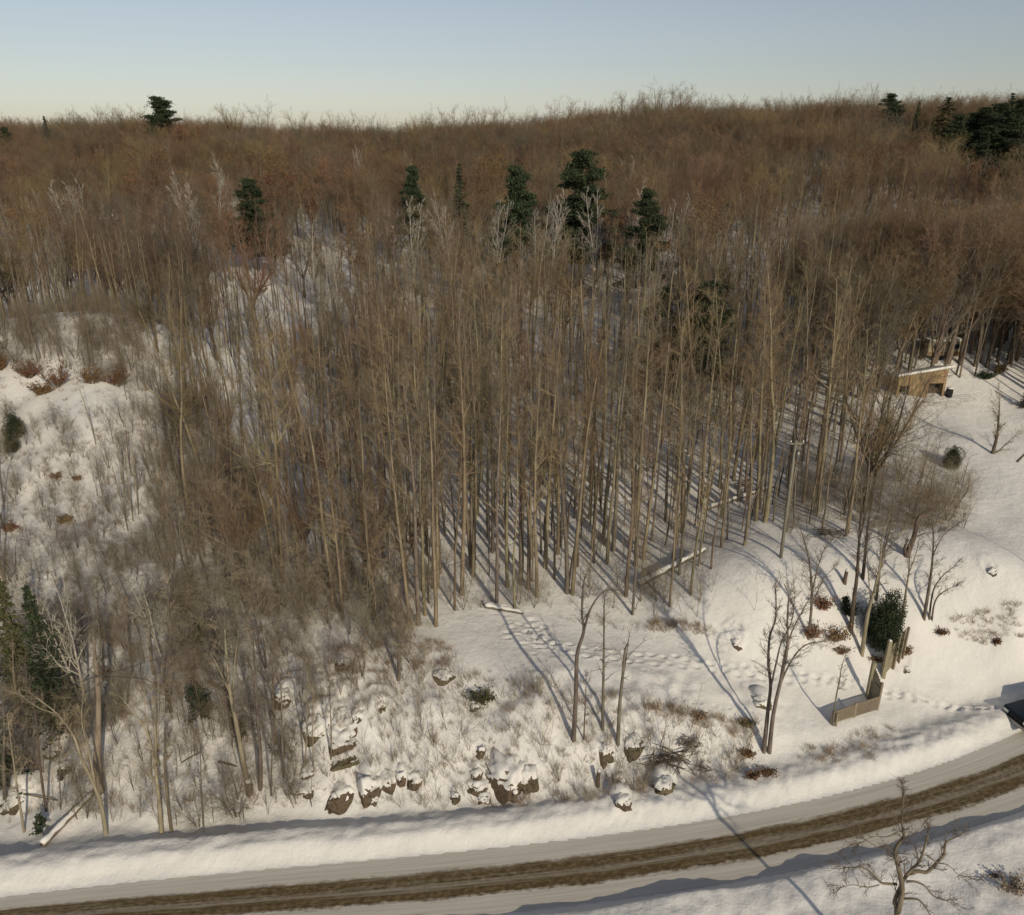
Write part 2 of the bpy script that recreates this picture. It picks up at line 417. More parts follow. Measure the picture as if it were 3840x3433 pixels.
def Z(ox, oy, s, pts): return [(ox + x / s, oy + y / s) for x, y in pts]
z3 = lambda *p: Z(2200, 2100, 1.82, p)
z2 = lambda *p: Z(1000, 2200, 1.476, p)
z4 = lambda *p: Z(2900, 1900, 1.82, p)
z1 = lambda *p: Z(0, 2400, 1.566, p)
z5 = lambda *p: Z(2900, 2700, 2.166, p)
z7 = lambda *p: Z(3040, 2380, 4.55, p)
ROCKS = [(z2((270, 890))[0], 1.9, 1.6, 'curved dark ledge rising beside a deep snow hollow'), (z2((395, 925))[0], 2.2, 1.1, 'long brown rock ledge under a thick snow shelf'),
    (z2((460, 850))[0], 1.5, .9, 'slanting dark rock above the brown ledge'), (z2((410, 760))[0], 1.0, .8, 'dark rock at the upper end of the slanting rocks'), (z2((505, 770))[0], 1.0, .8, 'broken dark rock beside grass right of the slanting rocks'),
    (z2((630, 700))[0], .8, .6, 'small rock peeking from a round snow mound'), (z2((90, 690))[0], 1.2, 1.2, 'upright dark rock under a snow lip near the left slope stems'), (z2((140, 915))[0], .7, .6, 'small angular rock on the left part of the slope'),
    (z2((440, 1020))[0], 2.4, .9, 'wide low rock with a broad snow blanket, below the brown ledge'), (z2((225, 1085))[0], 1.1, .7, 'rounded rock with a snow bonnet at the foot of the left slope'), (z2((215, 1165))[0], 2.0, .9, 'wide snow-covered rock by the roadside hollow'),
    (z2((400, 1240))[0], 1.9, 1.2, 'tall snow-covered block beside the roadside flat'), (z2((560, 1210))[0], 1.6, 1.6, 'big rounded boulder almost wholly under snow'), (z2((590, 1215))[0], .6, .55, 'small dark rock at the foot of the rounded snowy boulder'),
    (z2((660, 1135))[0], 1.5, .8, 'mossy rock right of the rounded snowy boulder'), (z2((745, 1115))[0], .7, .9, 'upright mossy rock next to the other mossy one'), (z2((820, 1110))[0], 1.3, .7, 'long dark rock slanting down to the right'),
    (z2((420, 475))[0], 1.1, .9, 'grey rock with a tall snow cap near the curved stem'), (z2((970, 550))[0], 1.4, .6, 'low rock on the upper edge of the rocky slope'), (z2((1150, 700))[0], .7, .5, 'small rock below the arching brown bush'),
    (z2((1330, 1170))[0], 3.0, 1.9, 'largest dark craggy outcrop beside a small stump'), (z2((1430, 1130))[0], 1.7, 1.4, 'right shoulder of the large craggy outcrop'), (z2((1160, 1090))[0], 1.0, .7, 'dark rock left of the large craggy outcrop'), (z2((1170, 1165))[0], 1.3, .8, 'brown rock with a pointed snow tongue below the outcrop'), (z2((1205, 1200))[0], .9, .5, 'low brown rock nearest the road below the outcrop'), (z2((1045, 1200))[0], .6, .6, 'small upright rock left of the outcrop group'),
    (z2((1195, 950))[0], .7, .7, 'small dark rock with an evergreen sprig above the outcrop'), (z3((125, 1390))[0], 1.1, 1.0, 'tilted rock with a snow cap under the split top tree'), (z3((325, 1350))[0], 1.7, 1.1, 'snow-domed boulder with a dark front right of the split top tree'),
    (z3((235, 1545))[0], .9, .6, 'mossy rock low on the right part of the rocky slope'), (z3((535, 1600))[0], 1.1, .8, 'rock with a moss patch near the road on the right part of the slope'), (z3((240, 1700))[0], 1.0, .6, 'snowy rock closest to the ploughed bank'),
    (z3((1215, 1030))[0], 1.2, .7, 'brown rock under a snow heap behind the several-stemmed tree'), (z3((1030, 615))[0], .8, .6, 'small brown rock alone on the clearing'), (z1((1660, 410))[0], 1.1, 1.2, 'dark pointed rock between stems on the left slope'),
    (z1((370, 790))[0], .9, .6, 'dark leafy rock on the open snow at the lower left'), (z1((1850, 920))[0], .8, .5, 'small flat rock above the ploughed bank'), (z1((290, 700))[0], 1.3, .9, 'brown rock beside the foot of the dark spruce'), (z1((60, 1010))[0], 1.6, 1.2, 'brown leafy rock at the lower left corner'),
    ((3515, 1412), 0, 0, ''), ((3725, 2165), .7, .55, 'snow-capped stump-like rock alone on the right snow field'), (z4((905, 1135))[0], .8, .35, 'small half-buried stone right of the picket fence'),
    ((660, 1080), 5.0, 1.6, 'brown rock ledge showing through the trees on the upper left'), ((970, 1100), 2.6, 1.4, 'brown rock face among trunks in the upper left woods')]
ROCKS = [k for k in ROCKS if k[3]]
RPOS = []; _m = []
for pp, w, h, lab in ROCKS:
    p = hit(*pp); RPOS.append(p); w *= 1.1; h *= 1.05
    _m.append((p.x, p.y + w * .86, p.z, w, h))
MOUNDS.extend(_m)
def axis(segs):
    r = []
    for a, b, s in segs:
        n = max(1, int(round((b - a) / s))); r += list(np.linspace(a, b, n, endpoint=False))
    r.append(segs[-1][1]); return np.array(r)
def geo(a, b, s0, f):
    r = [a]; s = s0
    while r[-1] < b: r.append(r[-1] + s); s *= f
    return np.array(r)
xa = axis([(-42, -12, .26), (-12, 2, .2), (2, 33, .11), (33, 45, .35)])
xa = np.concatenate([-geo(42, 2600, .5, 1.09)[1:][::-1], xa, geo(45, 2600, .5, 1.09)[1:]])
ya = axis([(21, 26, .4), (26, 34, .14), (34, 37.5, .18), (37.5, 47, .11), (47, 60, .28), (60, 90, .5), (90, 200, 1.2)])
ya = np.concatenate([-geo(-21, 2000, 1.0, 1.18)[1:][::-1], ya, geo(200, 3000, 2.0, 1.07)[1:]])
GX, GY = np.meshgrid(xa, ya)
GZ = terrain(GX.ravel(), GY.ravel()).reshape(GX.shape)
for fx, fy, fa, fs in FOOT:
    i0 = np.searchsorted(xa, fx - .8); i1 = np.searchsorted(xa, fx + .8)
    j0 = np.searchsorted(ya, fy - .8); j1 = np.searchsorted(ya, fy + .8)
    X = GX[j0:j1, i0:i1] - fx; Y = GY[j0:j1, i0:i1] - fy
    a = X * math.cos(fa) + Y * math.sin(fa); b = -X * math.sin(fa) + Y * math.cos(fa)
    r2 = (a / (0.25 * fs)) ** 2 + (b / (0.12 * fs)) ** 2
    GZ[j0:j1, i0:i1] += fs * (-0.14 * np.exp(-r2 * 1.2) + 0.05 * np.exp(-((np.sqrt(r2) - 1.6) ** 2) * 3))
def grid_faces(nx, ny):
    i = np.arange(nx - 1); j = np.arange(ny - 1); I, J = np.meshgrid(i, j)
    a = (J * nx + I).ravel()
    return np.stack([a, a + 1, a + 1 + nx, a + nx], 1)
me = mesh_data('snowy_ground', np.stack([GX, GY, GZ], -1).reshape(-1, 3), [grid_faces(len(xa), len(ya))], M['snow'])
tag(mobj('snowy_ground', me), kind='structure')

# road surface, laid 6 mm above its bed
def road():
    xs = np.concatenate([np.arange(-220, -45, 3.0), np.arange(-45, 45, .5), np.arange(45, 220, 3.0)])
    vs = np.linspace(-0.01, 1.01, 15)
    V = []; UV = []
    for v in vs:
        yu, yl = Yup(xs), Ylo(xs)
        y = yu + (yl - yu) * v
        V.append(np.stack([xs, y, np.full_like(xs, 0.006)], 1)); UV.append(np.stack([xs, np.full_like(xs, v)], 1))
    V = np.concatenate(V); UV = np.concatenate(UV)
    f = grid_faces(len(xs), len(vs))[:, ::-1]
    m, nt, b = new_mat('road_surface', 0.7)
    uv = nt.nodes.new('ShaderNodeUVMap'); sep = nt.nodes.new('ShaderNodeSeparateXYZ')
    nt.links.new(uv.outputs[0], sep.inputs[0])
    def sn(sx, sy, det=5):
        c = nt.nodes.new('ShaderNodeMapping'); c.inputs['Scale'].default_value = (sx, sy, 1)
        n = nt.nodes.new('ShaderNodeTexNoise'); n.inputs['Scale'].default_value = 1; n.inputs['Detail'].default_value = det
        n.inputs['Roughness'].default_value = .6
        nt.links.new(uv.outputs[0], c.inputs[0]); nt.links.new(c.outputs[0], n.inputs['Vector']); return n.outputs['Fac']
    n1 = sn(0.35, 9); n2 = sn(0.12, 34); n3 = sn(3.0, 18, 6); n4 = sn(0.2, 1.5)
    # distorted across coordinate
    vv = mathn(nt, 'ADD', sep.outputs[1], mathn(nt, 'MULTIPLY', mathn(nt, 'SUBTRACT', n1, 0.5), 0.16))
    vv = mathn(nt, 'ADD', vv, mathn(nt, 'MULTIPLY', mathn(nt, 'SUBTRACT', n3, 0.5), 0.10))
    bare = ramp(nt, vv, [(0.0, (0, 0, 0)), (0.27, (0.04, .04, .04)), (0.325, (.9, .9, .9)), (0.40, (1, 1, 1)), (0.49, (.72, .72, .72)), (0.53, (0.62, .62, .62)), (0.58, (1, 1, 1)), (0.685, (.95, .95, .95)), (0.735, (0.04, .04, .04)), (0.8, (0, 0, 0))])
    e = mathn(nt, 'MULTIPLY', bare, mathn(nt, 'ADD', mathn(nt, 'MULTIPLY', n2, 1.7), 0.24))
    cl = nt.nodes.new('ShaderNodeClamp'); nt.links.new(e, cl.inputs[0])
    dirt = ramp(nt, n3, [(0.25, (0.05, 0.034, 0.014)), (0.5, (0.125, 0.089, 0.042)), (0.78, (0.27, 0.205, 0.115))])
    pk = ramp(nt, n2, [(0.25, (0.47, 0.44, 0.37)), (0.5, (0.61, 0.58, 0.51)), (0.75, (0.73, 0.71, 0.655))])
    pk2 = mixc(nt, mathn(nt, 'MULTIPLY', n4, 0.22), pk, (0.36, 0.31, 0.23))
    c = mixc(nt, cl.outputs[0], pk2, dirt)
    nt.links.new(c, b.inputs['Base Color'])
    bump(nt, b, mixc(nt, 0.5, n2, n3), 0.35, 0.05)
    me = mesh_data('road', V, [f], m)
    l = me.uv_layers.new(name='UVMap')
    li = np.zeros(len(me.loops), dtype=np.int32); me.loops.foreach_get('vertex_index', li)
    l.data.foreach_set('uv', UV[li].astype(np.float32).ravel())
    tag(mobj('road', me), kind='structure')
road()

# ------------------------------------------------------------------ tree building
def norm(v):
    l = math.sqrt(v[0] * v[0] + v[1] * v[1] + v[2] * v[2]) or 1e-9
    return (v[0] / l, v[1] / l, v[2] / l)
class Segs:
    """many short tapered pieces, turned into one mesh"""
    def __init__(s): s.a = []
    def add(s, p, q, r0, r1): s.a.append((*p, *q, r0, r1))
    def arrays(s, n=3):
        A = np.array(s.a, float).reshape(-1, 8)
        p, q = A[:, :3], A[:, 3:6]; r0, r1 = A[:, 6], A[:, 7]
        d = q - p; L = np.linalg.norm(d, axis=1, keepdims=True); d = d / np.maximum(L, 1e-9)
        ref = np.where(np.abs(d[:, 2:3]) > 0.8, np.array([[1., 0, 0]]), np.array([[0, 0, 1.]]))
        x = np.cross(d, ref); x /= np.maximum(np.linalg.norm(x, axis=1, keepdims=True), 1e-9); y = np.cross(d, x)
        vs = []
        for c, r in ((p, r0), (q, r1)):
            for k in range(n):
                a = 2 * math.pi * k / n
                vs.append(c + (x * math.cos(a) + y * math.sin(a)) * r[:, None])
        V = np.stack(vs, 1).reshape(-1, 3)             # per seg 2n verts
        b = (np.arange(len(A)) * 2 * n)[:, None]
        F = [b + np.array([[k, (k + 1) % n, n + (k + 1) % n, n + k]]) for k in range(n)]
        return V, np.concatenate(F, 0)

def leaves_arrays(L):
    """L rows: centre xyz, size ; random triangles"""
    L = np.array(L, float); n = len(L)
    c = L[:, :3]; s = L[:, 3:4]
    a = RN.normal(size=(n, 3)); a /= np.linalg.norm(a, axis=1, keepdims=True)
    b = np.cross(a, RN.normal(size=(n, 3))); b /= np.maximum(np.linalg.norm(b, axis=1, keepdims=True), 1e-9)
    V = np.stack([c - a * s * .6, c + a * s * .3 + b * s * .55, c + a * s * .5 - b * s * .45], 1).reshape(-1, 3)
    return V, np.arange(3 * n).reshape(-1, 3)

def grow(rr, p, d, L, r, lvl, P, segs, big):
    """recursive limb; P = per level settings"""
    C = P[lvl]; ns = C['n']; step = L / ns; last = lvl == len(P) - 1
    pts = [p]; rad = [r]
    for i in range(ns):
        w = C['wob']
        d = norm((d[0] + rr.gauss(0, w), d[1] + rr.gauss(0, w), d[2] + rr.gauss(0, w) + C['up']))
        q = (p[0] + d[0] * step, p[1] + d[1] * step, p[2] + d[2] * step)
        f0 = 1 - i / ns; f1 = 1 - (i + 1) / ns
        r0 = max(r * (C['tip'] + (1 - C['tip']) * f0), C['rmin']); r1 = max(r * (C['tip'] + (1 - C['tip']) * f1), C['rmin'] * .6)
        if last or lvl > C.get('biglvl', 0): segs.add(p, q, r0, r1)
        pts.append(q); rad.append(r1)
        if not last:
            t = (i + 1) / ns
            if t >= C['start']:
                k = C['k']; kk = int(k) + (1 if rr.random() < k - int(k) else 0)
                for _ in range(kk):
                    u = rr.random(); s = (p[0] + (q[0] - p[0]) * u, p[1] + (q[1] - p[1]) * u, p[2] + (q[2] - p[2]) * u)
                    ang = math.radians(rr.uniform(*C['ang'])); az = rr.uniform(0, 2 * math.pi)
                    # perpendicular frame
                    ref = (0, 0, 1) if abs(d[2]) < .9 else (1, 0, 0)
                    x = norm((d[1] * ref[2] - d[2] * ref[1], d[2] * ref[0] - d[0] * ref[2], d[0] * ref[1] - d[1] * ref[0]))
                    y = (d[1] * x[2] - d[2] * x[1], d[2] * x[0] - d[0] * x[2], d[0] * x[1] - d[1] * x[0])
                    ca, sa = math.cos(az), math.sin(az); cg, sg = math.cos(ang), math.sin(ang)
                    nd = tuple(d[m] * cg + (x[m] * ca + y[m] * sa) * sg for m in range(3))
                    env = C['env'](t)
                    nl = C['len'] * L * env * rr.uniform(.65, 1.15)
                    if nl > 0.08: grow(rr, s, nd, nl, max(r1 * C['rr'], P[lvl + 1]['rmin']), lvl + 1, P, segs, big)
        p = q
    if not (last or lvl > C.get('biglvl', 0)): big.append((pts, rad))

def tree_meshes(name, seed, kind, bark, twig, H=15.0, fine=1.0, leaf=None):
    """returns (trunk mesh, crown mesh) of a bare tree of height H standing at the origin"""
    rr = random.Random(seed); segs = Segs(); big = []
    if kind == 'poplar':
        P = [dict(n=16, wob=.022, up=.02, tip=.12, rmin=.02, start=rr.uniform(.36, .50), k=2.3, ang=(30, 64), env=lambda t: (1.25 - t) * 1.25, len=.21, rr=.36),
             dict(n=5, wob=.12, up=.08, tip=.25, rmin=.0065, start=.15, k=1.7, ang=(25, 50), env=lambda t: 1.1 - .5 * t, len=.42, rr=.5),
             dict(n=3, wob=.16, up=.06, tip=.3, rmin=.0045, start=.1, k=1.4 * fine, ang=(25, 60), env=lambda t: 1, len=.55, rr=.6),
             dict(n=1, wob=.1, up=.1, tip=.3, rmin=.0045)]
        r0 = H * .0088; d0 = (rr.gauss(0, .02), rr.gauss(0, .02), 1)
        grow(rr, (0, 0, -.3), d0, H + .3, r0, 0, P, segs, big)
        for _ in range(5):      # a few short dead stubs lower down
            z = rr.uniform(.2, .5) * H; a = rr.uniform(0, 6.28)
            segs.add((0, 0, z), (math.cos(a) * .9, math.sin(a) * .9, z + .15), .02, .006)
    elif kind == 'pole':            # thin crowded stems with small crown
        P = [dict(n=12, wob=.03, up=.02, tip=.12, rmin=.014, start=.5, k=3.0, ang=(22, 48), env=lambda t: (1.3 - t), len=.16, rr=.5),
             dict(n=4, wob=.12, up=.09, tip=.25, rmin=.0055, start=.15, k=1.8, ang=(25, 50), env=lambda t: 1, len=.5, rr=.6),
             dict(n=2, wob=.1, up=.1, tip=.3, rmin=.004)]
        grow(rr, (0, 0, -.3), (rr.gauss(0, .03), rr.gauss(0, .03), 1), H + .3, H * .0075, 0, P, segs, big)
    elif kind == 'maple':           # broad rounded crown
        trunkh = H * rr.uniform(.25, .38)
        P = [dict(n=9, wob=.06, up=.07, tip=.15, rmin=.03, start=.2, k=1.9, ang=(25, 55), env=lambda t: 1.15 - .5 * t, len=.42, rr=.5, biglvl=0),
             dict(n=5, wob=.14, up=.05, tip=.2, rmin=.011, start=.15, k=1.9, ang=(25, 60), env=lambda t: 1.1 - .4 * t, len=.45, rr=.55),
             dict(n=3, wob=.17, up=.04, tip=.3, rmin=.007, start=.05, k=2.2 * fine, ang=(25, 65), env=lambda t: 1, len=.42, rr=.6),
             dict(n=1, wob=.15, up=.02, tip=.3, rmin=.0055)]
        big.append(([(0, 0, -.3), (rr.gauss(0, .05), rr.gauss(0, .05), trunkh * .5), (0, 0, trunkh)], [H * .017, H * .0145, H * .013]))
        nl = rr.choice([3, 4, 4, 5])
        for i in range(nl):
            a = 6.283 * i / nl + rr.uniform(-.4, .4); s = rr.uniform(.28, .62)
            grow(rr, (0, 0, trunkh * rr.uniform(.8, 1)), norm((math.cos(a) * s, math.sin(a) * s, 1)), (H - trunkh) * rr.uniform(.85, 1.05), H * .009, 0, P, segs, big)
    elif kind == 'birch':
        P = [dict(n=14, wob=.035, up=.02, tip=.15, rmin=.03, start=.3, k=1.9, ang=(25, 50), env=lambda t: (1.2 - t) * 1.2, len=.30, rr=.5, biglvl=0),
             dict(n=6, wob=.09, up=.08, tip=.3, rmin=.018, start=.2, k=1.5, ang=(25, 50), env=lambda t: 1.1 - .5 * t, len=.4, rr=.6),
             dict(n=2, wob=.1, up=.05, tip=.3, rmin=.013, start=.2, k=1.5, ang=(25, 50), env=lambda t: 1, len=.7, rr=.6),
             dict(n=1, wob=.1, up=.05, tip=.3, rmin=.007)]
        for i in range(rr.choice([1, 2, 2])):
            grow(rr, (i * .2, 0, -.3), norm((rr.gauss(0, .12), rr.gauss(0, .10), 1)), H * rr.uniform(.85, 1), H * .010, 0, P, segs, big)
    elif kind == 'small':           # young multi branched tree 4-8 m
        P = [dict(n=9, wob=.09, up=.03, tip=.15, rmin=.010, start=.22, k=2.0, ang=(35, 75), env=lambda t: (1.25 - t * .8) * 1.1, len=.40, rr=.5),
             dict(n=5, wob=.20, up=.06, tip=.2, rmin=.006, start=.15, k=1.6 * fine, ang=(30, 70), env=lambda t: 1, len=.5, rr=.6),
             dict(n=3, wob=.2, up=.04, tip=.3, rmin=.004, start=.1, k=1.0, ang=(30, 70), env=lambda t: 1, len=.6, rr=.6),
             dict(n=1, wob=.2, up=.04, tip=.3, rmin=.0035)]
        for i in range(rr.choice([1, 1, 2, 3])):
            grow(rr, (rr.uniform(-.1, .1), 0, -.2), norm((rr.gauss(0, .12), rr.gauss(0, .12), 1)), H * rr.uniform(.8, 1), H * .0075, 0, P, segs, big)
    mb = MB()
    for pts, rad in big:
        mb.tube(pts, rad, 6 if rad[0] > .08 else 4, cap=False)
    tm = mb.mesh(name + '_trunk', bark, True)
    V, F = segs.arrays(3)
    fs = [F]; V2 = V
    if leaf:
        dens, size, lm = leaf
        A = np.array(segs.a); idx = RN.integers(0, len(A), int(dens)); u = RN.random((len(idx), 1))
        c = A[idx, :3] * (1 - u) + A[idx, 3:6] * u + RN.normal(size=(len(idx), 3)) * .12
        LV, LF = leaves_arrays(np.concatenate([c, RN.uniform(.6, 1.3, (len(idx), 1)) * size], 1))
        me = mesh_data(name + '_crown', np.concatenate([V, LV]), [F, LF + len(V)], [twig, lm], False)
        mi = np.zeros(len(me.polygons), dtype=np.int32); mi[len(F):] = 1
        me.polygons.foreach_set('material_index', mi)
    else:
        me = mesh_data(name + '_crown', V, [F], twig, False)
    return tm, me

def join_np(meshes, name):
    """one mesh out of a trunk and a crown mesh (keeps both materials)"""
    V = []; fq = []; ft = []; off = 0; mats = []; miq = []; mit = []
    for me in meshes:
        v = np.zeros(len(me.vertices) * 3, dtype=np.float32); me.vertices.foreach_get('co', v); V.append(v.reshape(-1, 3))
        lo = np.zeros(len(me.loops), dtype=np.int32); me.loops.foreach_get('vertex_index', lo)
        ls = np.zeros(len(me.polygons), dtype=np.int32); lt = ls.copy(); mi = ls.copy()
        me.polygons.foreach_get('loop_start', ls); me.polygons.foreach_get('loop_total', lt); me.polygons.foreach_get('material_index', mi)
        for n, F, MI in ((3, ft, mit), (4, fq, miq)):
            s = ls[lt == n]
            if len(s): F.append(lo[s[:, None] + np.arange(n)] + off); MI.append(mi[lt == n] + len(mats))
        off += len(v) // 3; mats += list(me.materials)
    fs = []; mm = []
    if fq: fs.append(np.concatenate(fq)); mm.append(np.concatenate(miq))
    if ft: fs.append(np.concatenate(ft)); mm.append(np.concatenate(mit))
    me = mesh_data(name, np.concatenate(V), fs, mats, True)
    me.polygons.foreach_set('material_index', np.concatenate(mm).astype(np.int32))
    return me

# conifers -------------------------------------------------------------
def conifer_meshes(name, seed, kind, H, foliage, bark=None):
    rr = random.Random(seed); segs = Segs(); L = []
    bark = bark or M['bark_brown']; mb = MB()
    mb.tube([(0, 0, -.3), (0, 0, H * .5), (0, 0, H * .98)], [H * .016, H * .01, .02], 6)
    if kind == 'pine':            # irregular layered crown, plumes of needles
        z = H * rr.uniform(.14, .2)
        while z < H * .98:
            t = z / H; n = rr.choice([4, 5, 5, 6])
            for i in range(n):
                a = rr.uniform(0, 6.283); Lb = H * (.40 * (1 - t) ** .78 + .02) * rr.uniform(.45, 1.25)
                droop = rr.uniform(-.05, .22); dx, dy = math.cos(a), math.sin(a)
                e = (dx * Lb, dy * Lb, z + Lb * droop)
                segs.add((0, 0, z), e, .03 + .02 * (1 - t), .01)
                m = int(8 + Lb * 11)
                for k in range(m):
                    u = rr.uniform(.25, 1.0); sp = .10 + .22 * Lb * (1 - u) * .6
                    cx = e[0] * u + rr.gauss(0, sp + .1); cy = e[1] * u + rr.gauss(0, sp + .1); cz = z + (e[2] - z) * u + rr.gauss(.05, .09)
                    for q in range(12): L.append((cx + rr.gauss(0, .17), cy + rr.gauss(0, .17), cz + rr.gauss(0, .12), rr.uniform(.10, .24)))
            z += H * rr.uniform(.028, .05)
    elif kind == 'spruce':
        z = H * .06
        while z < H:
            t = z / H
            for i in range(7):
                a = rr.uniform(0, 6.283); Lb = H * .19 * (1 - t) ** .9 * rr.uniform(.65, 1.2) + .08
                m = int(7 + Lb * 12)
                for k in range(m):
                    u = rr.uniform(.1, 1); w = .12 * Lb * (1.2 - u) + .04
                    L.append((math.cos(a) * Lb * u + rr.gauss(0, w), math.sin(a) * Lb * u + rr.gauss(0, w), z - Lb * u * .25 + rr.gauss(0, .05), rr.uniform(.10, .24)))
                segs.add((0, 0, z), (math.cos(a) * Lb, math.sin(a) * Lb, z - Lb * .25), .018, .006)
            z += H * .032
    elif kind == 'cedar':        # dense rounded evergreen shrub
        lobes = [(rr.gauss(0, .15) * H, rr.gauss(0, .13) * H, rr.uniform(.15, .60) * H, rr.uniform(.18, .30) * H) for _ in range(18)] + [(.02 * H, 0, .76 * H, .15 * H), (.1 * H, 0, .88 * H, .10 * H), (0, 0, .25 * H, .36 * H), (-.1 * H, 0, .12 * H, .34 * H), (.14 * H, 0, .12 * H, .34 * H)]
        for cx, cy, cz, r in lobes:
            for k in range(int(1500 * (r / (.3 * H)) ** 2)):
                v = norm((rr.gauss(0, 1), rr.gauss(0, 1), rr.gauss(0, 1))); q = r * rr.uniform(.72, 1.16)
                zz = cz + v[2] * q
                if zz > .05: L.append((cx + v[0] * q, cy + v[1] * q, zz, rr.uniform(.05, .14)))
        for k in range(30):
            a = rr.uniform(0, 6.283); segs.add((0, 0, .1), (math.cos(a) * .3 * H, math.sin(a) * .3 * H, rr.uniform(.3, .8) * H), .03, .01)
    else:                         # loose small evergreen with see-through twigs
        for k in range(34):
            a = rr.uniform(0, 6.283); z0 = rr.uniform(.15, .8) * H; Lb = H * .42 * (1.15 - z0 / H) * rr.uniform(.6, 1.1)
            e = (math.cos(a) * Lb, math.sin(a) * Lb, z0 + Lb * rr.uniform(0, .5)); segs.add((0, 0, z0 * .8), e, .02, .006)
            for q in range(20):
                u = rr.uniform(.3, 1); L.append((e[0] * u + rr.gauss(0, .08), e[1] * u + rr.gauss(0, .08), z0 * .8 + (e[2] - z0 * .8) * u + rr.gauss(0, .06), rr.uniform(.08, .18)))
    V, F = segs.arrays(3); LV, LF = leaves_arrays(L)
    me = mesh_data(name + '_crown', np.concatenate([V, LV]), [F, LF + len(V)], [bark, foliage], False)
    mi = np.zeros(len(me.polygons), dtype=np.int32); mi[len(F):] = 1
    me.polygons.foreach_set('material_index', mi)
    return mb.mesh(name + '_trunk', bark, True), me

PROTO = {}
for i in range(6): PROTO['poplar', i] = tree_meshes('poplar', 100 + i, 'poplar', M[('bark_poplar', 'bark_grey', 'bark_poplar')[i % 3]], M[('twig_poplar', 'twig_brown', 'twig_poplar', 'twig_grey', 'twig_poplar', 'twig_gold')[i]], 16)
for i in range(4): PROTO['pole', i] = tree_meshes('slim', 200 + i, 'pole', M[('bark_poplar', 'bark_brown', 'bark_grey', 'bark_poplar')[i]], M[('twig_poplar', 'twig_brown', 'twig_grey', 'twig_red')[i]], 13)
for i in range(5): PROTO['maple', i] = tree_meshes('maple', 300 + i, 'maple', M['bark_brown'], M[('twig_brown', 'twig_red', 'twig_gold', 'twig_grey', 'twig_gold')[i]], 14)
for i in range(3): PROTO['birch', i] = tree_meshes('birch', 400 + i, 'birch', M['birch'], M['birch'], 13)
for i in range(2): PROTO['oak', i] = tree_meshes('oak', 500 + i, 'maple', M['bark_brown'], M['twig_red'], 12, .5, (2600, .17, M['rust_leaf']))
for i in range(5): PROTO['small', i] = tree_meshes('small', 600 + i, 'small', M['bark_grey'], M['brush'], 6)
for i in range(3): PROTO['pine', i] = conifer_meshes('pine', 700 + i, 'pine', 13, M['pine'])
for i in range(2): PROTO['spruce', i] = conifer_meshes('spruce', 720 + i, 'spruce', 10, M['pine'])
PROTO['cedar', 0] = conifer_meshes('cedar', 740, 'cedar', 4.0, M['cedar'])
PROTO['loose', 0] = conifer_meshes('loose', 741, 'loose', 2.0, M['cedar'])
PROTO['larch', 0] = conifer_meshes('larch', 742, 'spruce', 10, M['pine_olive'])
PH = dict(poplar=16, pole=13, maple=14, birch=13, oak=12, small=6, pine=13, spruce=10, cedar=4, loose=2, larch=10)
print('tris protos', {k: len(v[1].polygons) for k, v in PROTO.items()})

NAMES = dict(poplar='poplar_tree', pole='slim_poplar_tree', maple='maple_tree', birch='birch_tree', oak='oak_tree', small='young_tree', pine='pine_tree', spruce='spruce_tree', cedar='cedar_shrub', loose='evergreen_sapling', larch='larch_tree')
def place(kind, i, pos, H, label, group=None, rz=None, lean=(0, 0), wid=1.0, cat='tree'):
    tm, cm = PROTO[kind, i]
    o = empty(NAMES[kind], pos, R.uniform(0, 6.283) if rz is None else rz, label, cat, group)
    o.rotation_euler = (lean[0], lean[1], o.rotation_euler[2])
    s = H / PH[kind]; o.scale = (s * wid, s * wid, s)
    mobj('trunk', tm, o); mobj('crown', cm, o)
    return o

